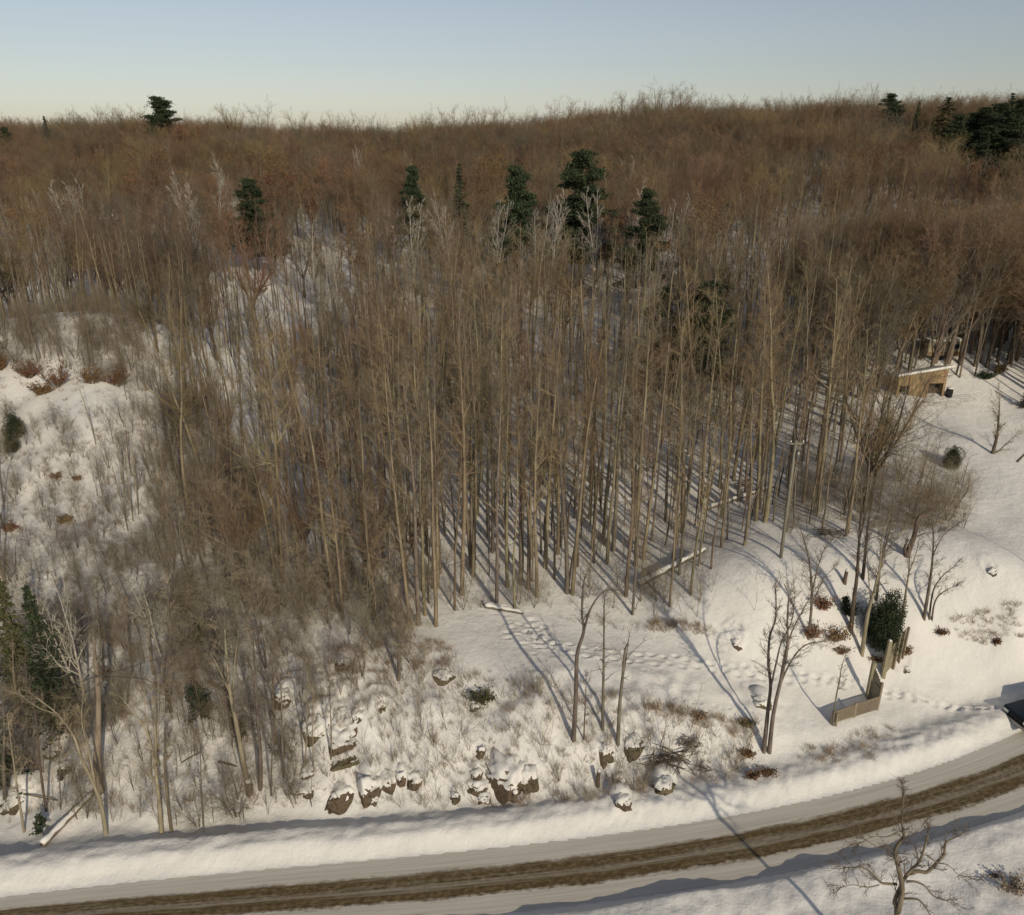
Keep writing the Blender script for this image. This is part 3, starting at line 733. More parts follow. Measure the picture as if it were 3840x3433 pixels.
# ------------------------------------------------------------------ conifers, placed where they stand out
def top_h(px, pytop, Y):
    p = at_y(px, pytop, Y); g = ground(p.x, Y)
    return Vector((p.x, Y, g)), p.z - g
CON = [ # kind, variant, px, py of top, distance, width, label
    ('pine', 0, 590, 360, 275, 1.35, 'lone dark pine rising above the ridge line on the left'),
    ('spruce', 0, 163, 436, 250, .9, 'small dark evergreen just below the ridge near the left edge'),
    ('pine', 1, 12, 478, 235, .8, 'small dark pine on the ridge at the far left edge'),
    ('pine', 2, 930, 668, 142, .9, 'compact dark pine with a pale bare tree in front of its foot'),
    ('pine', 1, 1545, 625, 148, .7, 'small faint pine half hidden by bare crowns, left of the hillside pines'),
    ('spruce', 1, 1722, 615, 146, 1.0, 'narrow dark evergreen among birches on the middle hillside'),
    ('pine', 0, 1940, 618, 122, .75, 'tall narrow pine beside white birches in the middle of the hillside'),
    ('pine', 2, 2188, 560, 128, 1.0, 'biggest broad dark pine in the middle of the hillside'),
    ('pine', 1, 2432, 710, 112, .8, 'dense conical pine right of the biggest hillside pine'),
    ('pine', 0, 2490, 1075, 79, .9, 'dark pine behind the tall poplar trunks, narrower of the pair'),
    ('pine', 2, 2670, 1050, 77, 1.2, 'wide dark pine behind the tall poplar trunks'),
    ('pine', 1, 3345, 352, 255, 1.2, 'dark pine breaking the skyline at the upper right'),
    ('spruce', 0, 3450, 380, 245, .9, 'small pointed spruce right of the skyline pine'),
    ('larch', 0, 3560, 365, 235, 2.4, 'olive green conifer crown on the upper right ridge'),
    ('pine', 0, 3660, 420, 215, 1.1, 'dark pine at the left end of the upper right evergreen mass'),
    ('pine', 2, 3760, 385, 210, 1.3, 'tall dark pine in the middle of the upper right evergreen mass'),
    ('pine', 1, 3835, 375, 200, 1.3, 'dark pine cut by the right edge at the top of the picture'),
    ('pine', 0, 3720, 470, 190, 1.2, 'lower dark pine in front of the upper right evergreen mass'),
    ('pine', 0, 3690, 560, 168, 1.3, 'dark pine low on the slope under the upper right evergreen mass'),
    ('pine', 1, 3600, 430, 205, 1.2, 'dark pine left of the dense upper right evergreens'),
    ('pine', 1, 3790, 440, 198, 1.5, 'broad dark pine in the thick of the upper right evergreens'),
    ('pine', 0, 3840, 470, 186, 1.5, 'dark pine at the right edge under the skyline'),
    ('pine', 2, 3700, 400, 228, 1.3, 'dark pine behind the dense upper right evergreens'),
    ('spruce', 1, 3800, 350, 225, 1.5, 'pointed spruce poking above the upper right evergreen mass'),
    ('pine', 2, 3810, 520, 175, 1.3, 'nearest dark pine of the upper right evergreen mass'),
]
for kind, v, px, py, Y, wid, lab in CON:
    pos, h = top_h(px, py, Y); place(kind, v, pos, h, lab, wid=wid)
NEAR = [ # kind, variant, px, py base, py top, width, label
    ('spruce', 0, 232, 2730, 2200, 1.0, 'dark green narrow spruce on the slope near the left edge'),
    ('larch', 0, 118, 2640, 2150, 1.0, 'olive brown conifer left of the narrow dark spruce'),
    ('spruce', 1, 22, 2960, 2540, 1.2, 'dark spruce cut off by the left edge above the road'),
    ('loose', 0, 755, 2700, 2560, 1.0, 'small see-through evergreen alone on the snow of the left slope'),
    ('cedar', 0, 62, 1640, 1545, .75, 'small green evergreen under the snow path near the left edge'),
    ('cedar', 0, 48, 1695, 1630, .8, 'smallest green evergreen, below another one at the left edge'),
    ('cedar', 0, 3565, 1755, 1665, .75, 'small olive evergreen in the snow field right of the thicket'),
    ('spruce', 1, 3838, 1530, 1440, 1.5, 'small dark evergreen at the right edge beyond the snow field'),
    ('cedar', 0, 3305, 2428, 2205, .60, 'big dense dark green cedar behind the picket fence'),
    ('loose', 0, 905, 2770, 2690, .9, 'tiny green evergreen sprig between trunks on the left slope'),
    ('loose', 0, 745, 2440, 2330, .8, 'small dark evergreen under the bare thicket on the left'),
    ('loose', 0, 160, 3130, 3050, .9, 'little green evergreen beside the fallen snow-covered log'),
    ('loose', 0, 235, 2930, 2880, .8, 'small green sprig on the open snow near the left edge'),
    ('loose', 0, 3165, 2300, 2220, .7, 'small dark evergreen left of the big cedar'),
]
def near_tree(kind, v, px, pb, pt, wid, lab, **kw):
    p = hit(px, pb) if px >= 0 else hit(px, pb)
    h = at_y(px, pt, p.y).z - p.z
    return place(kind, v, p, h, lab, wid=wid, **kw)
for kind, v, px, pb, pt, wid, lab in NEAR: near_tree(kind, v, px, pb, pt, wid, lab)

# ------------------------------------------------------------------ birches that stand out pale
BIR = [(1165, 1075, 790, 'pale birch with a branch reaching left in the upper left woods'), (1240, 1100, 860, 'pale birch just right of the one reaching left'),
    (770, 740, 575, 'white birch stem on the upper left hillside, right of a pair'), (700, 760, 590, 'white birch stem left of its twin on the upper left hillside'),
    (245, 800, 650, 'pale birch standing behind the bare crowns on the left'), (290, 790, 640, 'pale forked birch next to the snow outcrop on the left'),
    (830, 610, 500, 'thin pale birch high on the left hillside'), (215, 950, 845, 'pale birch in front of a rusty oak on the left'),
    (1860, 880, 570, 'tall thin white birch left of the narrow pine'), (2000, 900, 690, 'white birch clump in front of the narrow pine'),
    (2075, 870, 680, 'white birch between the narrow pine and the biggest pine'), (2240, 880, 670, 'white birch in front of the biggest hillside pine'),
    (2375, 860, 630, 'wide pale birch between the two biggest pines'), (2530, 880, 700, 'pale birch just right of the conical pine'),
    (2440, 1060, 900, 'short white birch stems below the conical pine'), (2480, 1070, 910, 'white birch right of the short stems below the conical pine'),
    (2700, 960, 820, 'pale leaning birch on the right hillside'), (3080, 1060, 880, 'pale birch fork on the right hillside'),
    (3400, 1060, 900, 'pale round-topped birch on the right hillside'), (1330, 560, 420, 'pale birch close under the ridge left of centre'),
    (1520, 860, 640, 'pale slim birch under the small faint pine'), (1690, 880, 640, 'pale slim birch left of the narrow evergreen'),
    (335, 2690, 2060, 'slender white birch among the brown stems on the left slope'), (625, 2510, 2080, 'slender white birch with curved trunk left of the bare thicket'),
    (2895, 1180, 1000, 'crooked pale birch above the right end of the poplars')]
HITM = {}
for i, (px, pb, pt, lab) in enumerate(BIR):
    if pb < 1150:
        # foot hidden by the canopy: take a distance from the slope
        Y = 78 + (1150 - pb) * 0.155 if pb > 700 else 150 + (700 - pb) * 0.35
        p, h = top_h(px, pt, Y); h = min(h, 17)
    else:
        p = hit(px, pb); h = at_y(px, pt, p.y).z - p.z
    place('birch', i % 3, p, max(h, 6), lab, wid=.95)
SKY = [(400, 395, 1.0), (470, 400, .9), (860, 392, 1.0), (980, 402, 1.0), (1240, 425, .9), (1350, 420, 1.1), (1720, 400, .9), (1805, 405, 1.0), (1880, 410, .9), (2105, 372, 1.15), (2225, 385, 1.0), (2335, 350, 1.2), (2440, 340, 1.0), (2480, 330, 1.1), (2545, 318, 1.2), (2610, 350, 1.1), (2730, 362, 1.0), (2900, 362, 1.0), (3140, 352, 1.0), (3262, 322, 1.2), (3570, 352, 1.1), (3650, 345, 1.1), (3710, 350, 1.0), (3810, 352, 1.1), (250, 418, .9), (1110, 408, 1.0), (60, 445, .9), (1560, 425, .9), (1630, 430, .9), (3020, 372, .9)]
for i, (px, py, w) in enumerate(SKY):
    p, h = top_h(px, py - 6, 292 + R.uniform(-6, 6)); place('maple', i % 5, p, max(h, 10), 'round bare crown standing out above the ridge line', 'bare crowns on the skyline', wid=w * .95)
RUST = [(500, 645, 165), (1030, 650, 160), (270, 850, 118), (560, 560, 190), (290, 600, 185), (1290, 640, 170), (1000, 540, 200), (690, 450, 250), (1090, 610, 175), (1240, 590, 190), (1850, 560, 190), (2560, 900, 100), (20, 590, 180)]
for i, (px, pt, Y) in enumerate(RUST):
    p, h = top_h(px, pt, Y)
    place('oak', i % 2, p, min(max(h, 8), 16), 'rusty brown oak still holding its dead leaves on the far hillside', 'rusty leaved oaks on the hillside', wid=1.1)

# ------------------------------------------------------------------ foreground trees drawn limb by limb
TW = [dict(n=4, wob=.10, up=.06, tip=.3, rmin=.010, start=.1, k=1.9, ang=(25, 55), env=lambda t: 1.1 - .4 * t, len=.5, rr=.6, biglvl=-1),
      dict(n=3, wob=.13, up=.06, tip=.3, rmin=.007, start=.1, k=1.4, ang=(25, 55), env=lambda t: 1, len=.55, rr=.6, biglvl=-1),
      dict(n=2, wob=.12, up=.05, tip=.3, rmin=.005, biglvl=-1)]
TWS = [dict(n=3, wob=.16, up=.04, tip=.3, rmin=.009, start=.2, k=1.2, ang=(30, 65), env=lambda t: 1, len=.45, rr=.6, biglvl=-1),
      dict(n=2, wob=.15, up=.03, tip=.3, rmin=.006, biglvl=-1)]
def drawn_tree(name, label, limbs, bark='bark_grey', twig='brush', tw=1.0, stiff=False, start=.35, cat='tree', dens=1.0, Ybase=None):
    """limbs: list of (points in photo pixels, radius at start, radius at end, depth drift per metre of length)"""
    rr = random.Random(hash(label) % 1000 if False else sum(map(ord, label)))
    b0 = limbs[0][0][0]
    p0 = hit(*b0) if Ybase is None else None
    if p0 is None: q = at_y(b0[0], b0[1], Ybase); p0 = Vector((q.x, Ybase, ground(q.x, Ybase)))
    t = empty(name, p0, 0, label, cat)
    segs = Segs(); mb = MB(); stemid = 0
    stems = []
    for pts, r0, r1, dr in limbs:
        W3 = []; Y = p0.y
        # a limb that leaves another one starts at that limb's depth
        if stems:
            best = min(((abs(s[0][0] - pts[0][0]) + abs(s[0][1] - pts[0][1]), s[1]) for st in stems for s in st), key=lambda k: k[0])
            if best[0] < 60 : Y = best[1]
        for i, (a, c) in enumerate(pts):
            if i:
                q0 = W3[-1]; q = at_y(a, c, Y); Y += dr * (q - q0).length
            W3.append(at_y(a, c, Y))
        if not stems: W3[0] = Vector((p0.x, p0.y, p0.z - .3))
        stems.append([(pts[i], W3[i].y) for i in range(len(pts))])
        # resample smooth
        P = [w - p0 for w in W3]; S = []
        for i in range(len(P) - 1):
            a, b = P[i], P[i + 1]; pa = P[i - 1] if i else a; pb = P[i + 2] if i + 2 < len(P) else b
            for k in range(4):
                u = k / 4
                S.append(0.5 * ((2 * a) + (b - pa) * u + (2 * pa - 5 * a + 4 * b - pb) * u * u + (3 * a - pa - 3 * b + pb) * u ** 3))
        S.append(P[-1]); n = len(S)
        rad = [r0 + (r1 - r0) * i / (n - 1) for i in range(n)]
        mb.tube(S, rad, 8, cap=True)
        Lt = sum((S[i + 1] - S[i]).length for i in range(n - 1))
        acc = 0
        for i in range(n - 1):
            d = (S[i + 1] - S[i]); L = d.length
            f = (i + 1) / n
            if f < start: continue
            k = L * 4.0 * dens; kk = int(k) + (1 if rr.random() < k % 1 else 0)
            for _ in range(kk):
                a = rr.uniform(0, 6.283); g = math.radians(rr.uniform(30, 60) if not stiff else rr.uniform(55, 95)); dn = d.normalized()
                x = dn.orthogonal().normalized(); y = dn.cross(x)
                nd = dn * math.cos(g) + (x * math.cos(a) + y * math.sin(a)) * math.sin(g)
                l = tw * rr.uniform(.5, 1.3) * (1.15 - .5 * f) * min(1.0, Lt / 4)
                s = S[i] + d * rr.random()
                grow(rr, tuple(s), tuple(nd), l, max(.35 * rad[i], .010), 0, TWS if stiff else TW, segs, [])
        # spray at the tip
        for _ in range(3):
            dn = (S[-1] - S[-2]).normalized(); nd = (dn + Vector((rr.gauss(0, .3), rr.gauss(0, .3), rr.gauss(0, .3)))).normalized()
            grow(rr, tuple(S[-1]), tuple(nd), tw * rr.uniform(.5, 1), max(r1 * .7, .010), 0, TWS if stiff else TW, segs, [])
    mb.build('trunk', M[bark], t, True)
    V, F = segs.arrays(3); mobj('crown', mesh_data('crown', V, [F], M[twig], False), t)
    return t

drawn_tree('roadside_tree', 'spreading bare tree at the bottom right corner, in front of the road', [
    ([(3362, 3620), *z5((1000, 1588), (985, 1480), (1040, 1340), (1100, 1240), (1180, 1160), (1220, 1060), (1255, 940))], .10, .035, .10),
    (z5((1010, 1560), (1040, 1440), (1045, 1340), (1015, 1200), (990, 1070), (1015, 1010), (1060, 940), (1045, 850), (1048, 740), (1060, 600)), .12, .015, -.12),
    (z5((1110, 1245), (1180, 1230), (1250, 1235), (1330, 1160), (1385, 1090), (1400, 1000), (1470, 960)), .09, .03, .25),
    (z5((1000, 1335), (900, 1330), (860, 1310), (785, 1235), (720, 1200), (600, 1200)), .06, .02, -.3),
    (z5((1080, 1315), (1150, 1315), (1230, 1350), (1300, 1430), (1400, 1470)), .05, .02, -.2),
    (z5((1050, 1455), (1160, 1455), (1220, 1500), (1270, 1580)), .05, .02, -.4),
    (z5((985, 1070), (930, 1030), (860, 1040), (760, 980)), .035, .012, .3),
    (z5((1000, 920), (920, 950), (820, 950), (720, 990)), .03, .01, -.3),
    (z5((1250, 1100), (1330, 1160), (1420, 1180), (1500, 1260)), .03, .01, -.3),
    (z5((860, 1340), (760, 1360), (650, 1340), (560, 1360)), .025, .01, -.1)], 'bark_brown', 'bark_brown', 1.0, start=.3, dens=1.1, Ybase=23.3)
drawn_tree('multi_stem_tree', 'tall bare tree with several stems from one base beside the road bank', [
    (z3((1210, 1312), (1225, 1150), (1240, 1000), (1255, 860), (1240, 700), (1250, 520), (1290, 400), (1290, 200)), .13, .03, .05),
    (z3((1245, 1320), (1275, 1050), (1330, 800), (1370, 600), (1370, 400), (1380, 240)), .13, .03, -.08),
    (z3((1255, 1200), (1290, 950), (1380, 720), (1480, 590), (1600, 560)), .08, .02, .15),
    (z3((1310, 900), (1350, 650), (1410, 470), (1500, 300), (1560, 200)), .06, .015, .2),
    (z3((1250, 900), (1290, 720), (1330, 560), (1400, 420), (1420, 250)), .06, .015, -.2)], 'bark_grey', 'bark_grey', 1.0, start=.45, dens=1.1)
drawn_tree('forked_tree', 'bare tree with a kinked trunk forking near the top, left of the clearing slope pair', [
    (z2((1698, 850), (1712, 600), (1718, 380), (1755, 250), (1745, 150), (1755, -20), (1775, -80)), .14, .03, .04),
    (z2((1755, 250), (1790, 130), (1850, 40), (1900, 20)), .07, .02, -.15)], 'bark_grey', 'bark_grey', .75, start=.55, dens=.8)
drawn_tree('knotty_tree', 'straight bare tree with stiff short branches in the middle of the clearing edge', [
    (z2((1860, 790), (1862, 600), (1866, 400), (1868, 130), (1870, 60)), .10, .02, .02)], 'bark_grey', 'bark_brown', .95, stiff=True, start=.3, dens=1.0)
drawn_tree('broken_top_tree', 'bare tree with a broken split top right of the stiff branched one', [
    (z3((213, 1252), (225, 1000), (245, 800), (262, 610)), .12, .06, .03),
    (z3((245, 800), (265, 700), (290, 520)), .06, .02, .1), (z3((245, 760), (240, 680), (220, 640)), .03, .012, -.1), (z3((265, 690), (310, 630), (380, 565)), .025, .01, -.2)], 'bark_grey', 'bark_brown', .7, stiff=True, start=.5, dens=.6)
drawn_tree('slim_bare_tree', 'thin dark stemmed tree between the kinked tree and the stiff branched tree', [(z2((1755, 850), (1765, 620), (1770, 500)), .05, .012, .02)], 'bark_brown', 'bark_brown', .5, start=.3)
drawn_tree('slope_tree', 'bare tree standing alone on the snow left of the clearing', [
    (z2((730, 515), (732, 400), (735, 310), (725, 200), (715, 60)), .13, .02, .02), (z2((735, 315), (770, 200), (800, 90)), .05, .012, .1), (z2((737, 315), (790, 305), (850, 330)), .03, .01, -.2)], 'bark_grey', 'brush', .9, start=.3)
drawn_tree('curved_tree', 'small dark tree with a curved stem left of the clearing', [(z2((520, 498), (540, 430), (528, 330), (550, 270)), .06, .012, .02)], 'bark_brown', 'bark_brown', .5, start=.5)
drawn_tree('tall_tree', 'tallest dark bare tree in the group beside the big cedar', [
    (z4((530, 855), (550, 640), (570, 480), (585, 250), (600, 0), (598, -160)), .15, .03, .05), (z4((582, 250), (630, 60), (660, -120)), .05, .012, .2)], 'bark_brown', 'bark_grey', .9, start=.35)
drawn_tree('leaning_tree', 'pale bare tree leaning right in front of the big cedar', [
    (z4((605, 1010), (640, 760), (670, 640), (700, 540), (750, 350), (800, 270), (900, 150)), .14, .02, .03), (z4((665, 660), (650, 480), (640, 300)), .05, .012, .2), (z4((690, 560), (730, 380), (745, 200), (800, 60)), .06, .012, -.1)], 'bark_pale', 'bark_grey', .9, start=.4)
drawn_tree('straight_tree', 'straight dark tree standing behind the tallest one near the big cedar', [(z4((612, 490), (630, 300), (650, 100), (690, -100)), .13, .02, .02), (z4((735, 420), (735, 360), (770, 200), (820, 0)), .06, .012, .02)], 'bark_brown', 'bark_grey', 1.0, start=.3)
drawn_tree('dark_stem_tree', 'dark stemmed tree rising out of the left side of the big cedar', [(z4((705, 640), (715, 540), (735, 380), (790, 180), (820, 20)), .10, .02, .02)], 'bark_brown', 'bark_grey', .9, start=.3)
drawn_tree('forked_small_tree', 'forked bare tree above the brown bushes, left of the big cedar', [
    (z4((240, 900), (262, 650), (250, 400), (210, 230), (170, 120)), .10, .02, .03), (z4((262, 610), (290, 470), (340, 310), (400, 230)), .06, .012, -.1), (z4((285, 620), (340, 500), (400, 430)), .04, .01, .2)], 'bark_grey', 'bark_grey', .9, start=.3)
drawn_tree('twisted_dead_tree', 'twisted dead snag with a bent broken top on the snow slope', [
    (z4((905, 335), (935, 270), (965, 190), (985, 90), (1020, 50)), .22, .09, .02), (z4((1018, 52), (1045, 62), (1060, 0), (1065, -60)), .08, .02, .05), (z4((965, 210), (1030, 185), (1110, 170)), .05, .015, -.1), (z4((905, 330), (895, 290), (905, 255)), .12, .07, -.1)], 'bark_brown', 'bark_brown', .8, start=.7, dens=.5)
drawn_tree('trio_tree', 'bare clump of three stems leaning right at the edge of the snow slope', [
    (z4((1030, 762), (1055, 600), (1070, 500), (1088, 340), (1092, 170), (1075, 60)), .12, .02, .02), (z4((1062, 775), (1090, 580), (1150, 480), (1220, 420)), .07, .015, .1), (z4((1080, 795), (1100, 660), (1150, 590), (1230, 550)), .07, .015, -.1), (z4((1088, 340), (1150, 210), (1240, 130)), .04, .012, .1)], 'bark_grey', 'bark_grey', 1.0, start=.35)
drawn_tree('slender_tree', 'slender pale bare tree just right of the big cedar', [(z4((882, 765), (905, 580), (925, 440), (930, 250)), .09, .02, .02), (z4((920, 470), (980, 300), (1000, 180)), .04, .012, .1)], 'bark_pale', 'bark_grey', .9, start=.4)
drawn_tree('sapling_tree', 'slim sapling growing at the left end of the lattice fence', [(z7((380, 1555), (430, 1100), (490, 800), (530, 550), (600, 330)), .055, .012, .02)], 'bark_grey', 'bark_grey', .65, start=.3)
drawn_tree('field_tree', 'lone bare tree with a low side limb on the snow field under the trailer', [
    (Z(3100, 1200, 2.276, ((1415, 1140), (1450, 1010), (1468, 850), (1478, 680))), .17, .02, .02), (Z(3100, 1200, 2.276, ((1430, 1140), (1480, 1110), (1540, 1050), (1600, 1000))), .07, .02, .1)], 'bark_brown', 'brush', 1.6, start=.3)
drawn_tree('pale_trunk_tree', 'pale straight trunk at the foot of the left slope beside the road bank', [
    (z1((945, 1135), (935, 950), (918, 800), (912, 600), (905, 400)), .13, .03, .02), (z1((915, 760), (870, 560), (780, 420), (700, 330)), .06, .012, -.05), (z1((918, 640), (930, 440), (925, 300)), .05, .012, .1), (z1((910, 700), (860, 480), (850, 350)), .04, .012, .2)], 'bark_pale', 'brush', .9, start=.4)
drawn_tree('brown_trunk_tree', 'brown trunk directly right of the pale straight trunk by the road bank', [(z1((1005, 1125), (985, 950), (965, 700), (975, 640)), .09, .03, .02)], 'bark_brown', 'brush', .7, start=.4)
drawn_tree('bowed_tree', 'bowed pale tree arching to the left on the lower left slope', [
    (z1((620, 1140), (600, 1000), (560, 870), (480, 700), (430, 560), (330, 430), (200, 330)), .12, .02, .02), (z1((560, 860), (520, 640), (480, 480), (490, 300)), .06, .012, .1), (z1((350, 440), (230, 400), (120, 320)), .03, .01, -.1)], 'bark_pale', 'brush', .9, start=.45)
drawn_tree('broken_snag', 'thick splintered dead trunk on the lower left slope', [
    (z1((590, 885), (572, 750), (575, 560), (578, 330), (560, 130), (548, -20)), .24, .05, .02)], 'bark_pale', 'bark_grey', .7, start=.6, dens=.7)
drawn_tree('gnarled_tree', 'gnarled tree on a stumpy snow-topped base in the left slope group', [
    (z1((1465, 885), (1430, 720), (1385, 480), (1350, 300), (1330, 100), (1320, -60)), .16, .04, .02), (z1((1345, 300), (1290, 180), (1230, 60)), .06, .015, .1), (z1((1370, 300), (1380, 120), (1400, -30)), .06, .015, -.1)], 'bark_pale', 'bark_grey', 1.0, start=.4)
drawn_tree('brown_bark_tree', 'brown-barked tree right of the gnarled tree on the left slope', [(z1((1525, 875), (1530, 700), (1515, 480), (1500, 250), (1490, 40)), .13, .03, .03)], 'bark_grey', 'bark_grey', .9, start=.3)
LEFT = [((1665, 805), (1655, 560), (1650, 300), (1610, 60), 'slim straight stem right of the brown-barked tree'), ((1620, 610), (1605, 400), (1600, 200), (1590, 0), 'dark slim stem above a small rock on the left slope'),
    ((1780, 755), (1800, 600), (1800, 400), (1805, 180), 'thin stem left of the curved dark rock ledge'), ((1590, 915), (1595, 760), (1600, 600), (1590, 500), 'short thin stem at the foot of the rocky slope'),
    ((1005, 425), (985, 330), (965, 220), (985, 60), 'crooked brown trunk with low limbs on the left slope'), ((900, 200), (885, 100), (870, -60), (860, -200), 'grey stem behind the crooked brown trunk'),
    ((780, 190), (765, 100), (745, -40), (740, -200), 'grey stem left of the crooked brown trunk'), ((268, 1005), (235, 740), (215, 480), (150, 200), 'long thin stem leaning left at the lower left'),
    ((140, 1130), (105, 900), (75, 680), (50, 500), 'thin pale stem nearest the road at the lower left'), ((605, 150), (590, 20), (575, -120), (570, -300), 'straight grey stem above the fallen branch on the left slope'),
    ((1360, 520), (1345, 380), (1300, 150), (1270, -60), 'thick dark stem just behind the gnarled tree'), ((385, 460), (375, 330), (360, 130), (350, -80), 'brown stem beside the narrow dark spruce'),
    ((1010, 145), (1000, 0), (990, -160), (985, -330), 'slender brown stem in the upper part of the left slope'), ((175, 560), (170, 400), (155, 200), (150, 40), 'brown trunk in the shade at the left edge'),
    ((105, 495), (100, 350), (80, 200), (75, 60), 'dark trunk beside the brown one at the left edge'), ((30, 1000), (20, 760), (25, 540), (10, 300), 'dark trunk closest to the left edge above the road'),
    ((350, 1000), (350, 800), (345, 640), (350, 500), 'very thin stem left of the bowed tree'), ((430, 440), (425, 300), (410, 150), (400, -30), 'thin stem to the right of the dark spruce'),
    ((1195, 1130), (1190, 960), (1180, 800), (1175, 600), 'thin stem at the road bank right of the brown trunk'), ((1940, 700), (1945, 560), (1940, 420), (1935, 260), 'thin stem standing in front of the curved rock ledge'),
    ((1840, 770), (1838, 600), (1835, 460), (1840, 300), 'thin stem left of the curved rock ledge top')]
for i, (a, b, c, d, lab) in enumerate(LEFT):
    r = (.065, .085, .05, .045, .12, .09, .08, .07, .07, .08, .13, .09, .09, .13, .12, .12, .03, .06, .04, .045, .035)[i]
    drawn_tree('slope_stem_tree', lab, [(z1(a, b, c, d), r, .018, .02 * (-1) ** i)], ('bark_grey', 'bark_brown', 'bark_pale')[i % 3], ('brush', 'bark_grey')[i % 2], .8, start=.35, dens=.9)

# ------------------------------------------------------------------ the woods
def poly_in(x, y, P):
    x = np.asarray(x); y = np.asarray(y); c = np.zeros(x.shape, bool); n = len(P); j = n - 1
    for i in range(n):
        xi, yi = P[i]; xj, yj = P[j]
        c ^= ((yi > y) != (yj > y)) & (x < (xj - xi) * (y - yi) / ((yj - yi) or 1e-9) + xi); j = i
    return c
def world_poly(P): return [tuple(at) for at in ((lambda h: (h.x, h.y))(hit(*p)) for p in P)]
OPEN = [world_poly([(1700, 3000), (1640, 2420), (1800, 2310), (2180, 2255), (2430, 2330), (2600, 2250), (2680, 2130), (2900, 1990), (3080, 2040), (3350, 1980), (3460, 1860), (3420, 1700), (3340, 1600), (3330, 1500), (3560, 1440), (3840, 1400), (3840, 2000), (3840, 3000)]),
        world_poly([(0, 3100), (0, 1240), (560, 1240), (620, 1420), (640, 1900), (560, 2010), (700, 2160), (1000, 2260), (1300, 2350), (1650, 2420), (1750, 3060)])]
def openmask(x, y):
    m = np.zeros(np.shape(x), bool)
    for P in OPEN: m |= poly_in(x, y, P)
    m |= (y - Yup(x) < 4) | (np.abs(x) > 60) & (y < 42)
    # right of the frame the snow field goes on, left of it the slope
    m |= (x > 36) & (y < 66 + (x - 36) * .2)
    for c, hgt, rad in KNOLLS: m |= (((x - c[0]) / rad / 1.15) ** 2 + ((y - c[1] + rad * .35) / rad) ** 2) < 1
    return m
def jitter(x0, x1, y0, y1, s):
    gx, gy = np.meshgrid(np.arange(x0, x1, s), np.arange(y0, y1, s))
    gx = gx.ravel() + RN.uniform(-.48, .48, gx.size) * s; gy = gy.ravel() + RN.uniform(-.48, .48, gy.size) * s
    return gx, gy

big = [(2146, 2231), (2126, 2225), (2046, 2131), (2262, 2023), (2277, 2115), (2300, 2065), (2385, 2123), (2411, 2100), (2362, 2042), (2631, 1892), (2496, 1954), (2223, 2061), (1881, 1892), (1896, 2023), (1831, 2015), (1846, 2073), (1769, 2131), (1954, 2192), (1981, 2211), (2015, 2238), (1731, 2231), (2185, 1877), (2958, 1830), (2835, 1954), (2869, 1958), (3058, 1869), (3385, 1838), (1431, 2023), (1404, 2015), (1492, 1938), (1204, 1965), (954, 2123), (1569, 2346), (1538, 2346), (1735, 1985), (1773, 2161), (1361, 1938), (500, 1955), (480, 1990), (520, 1930), (640, 1990), (720, 2000), (780, 1900), (2560, 2000), (2700, 1830), (2750, 1800), (2100, 2050), (1650, 2150), (1600, 2080), (1250, 2290), (1060, 2180), (1120, 2100), (1320, 2150)]
behind_shed = [(3508, 1358), (3556, 1362), (3600, 1366), (3655, 1372), (3700, 1380), (3740, 1360), (3780, 1350), (3820, 1340), (3600, 1300), (3680, 1310), (3760, 1290)]
cand = []     # x, y, kind, height, big flag
for i, (px, py) in enumerate(big):
    p = hit(px, py); cand.append((p.x, p.y, 'poplar', R.uniform(15.5, 18.5), True) if px > 660 else (p.x, p.y, 'pole', R.uniform(6.5, 8), True))
for px, py in behind_shed:
    p = hit(px, py); cand.append((p.x, p.y, 'maple', R.uniform(11.5, 14.5), True))
gx, gy = jitter(-75, 75, 40, 96, 1.72)
gz = terrain(gx, gy); om = openmask(gx, gy)
dn = vn(gx, gy, 14, 31)
for x, y, m, dd in zip(gx, gy, om, dn):
    if m or R.random() < .08 - dd * .5: continue
    if any(abs(x - c[0]) < .5 and abs(y - c[1]) < .5 for c in cand[:len(big)]): continue
    edge_left = x < -13 - (y - 55) * .1
    u = R.random()
    if x > 30 and y > 66: k, h = ('maple', R.uniform(11, 14)) if u < .35 else ('pole', R.uniform(11, 14))
    elif edge_left: k, h = ('poplar', R.uniform(9, 13)) if u < .2 else (('pole', R.uniform(6, 12)) if u < .93 else ('maple', R.uniform(7, 10)))
    else: k, h = ('poplar', R.uniform(12.5, 17.5)) if u < .30 else (('pole', R.uniform(7, 14)) if u < .975 else ('maple', R.uniform(9, 13)))
    cand.append((x, y, k, h, False))
sparse = [(R.uniform(20, 600), R.uniform(1215, 1400)) for _ in range(16)] + [(R.uniform(330, 640), R.uniform(1500, 1980)) for _ in range(12)]
for px, py in sparse:
    p = hit(px, py); cand.append((p.x, p.y, 'pole', R.uniform(3.5, 7), False))
# far hillside
gx, gy = jitter(-330, 330, 96, 345, 3.45)
keep = (np.abs(gx) < .78 * gy + 45); gx, gy = gx[keep], gy[keep]; om = openmask(gx, gy)
dn = vn(gx, gy, 30, 33); sp = vn(gx, gy, 45, 34)
for x, y, m, dd, s in zip(gx, gy, om, dn, sp):
    if m or R.random() < .08 + .16 * float(sst(150, 260, y)) - dd * .6: continue
    u = R.random()
    mf = .25 + .5 * float(sst(130, 230, y))
    if u < mf - s * .5: k, h = 'maple', R.uniform(9.5, 15.5)
    elif u < mf + .035 - s * .5 and y > 120: k, h = 'oak', R.uniform(10, 13)
    elif u < .93 and y < 200: k, h = 'pole', R.uniform(8, 14)
    elif u < .985: k, h = 'poplar', R.uniform(10, 16)
    else: k, h = 'birch', R.uniform(11, 14)
    cand.append((x, y, k, h, False))
print('trees', len(cand))
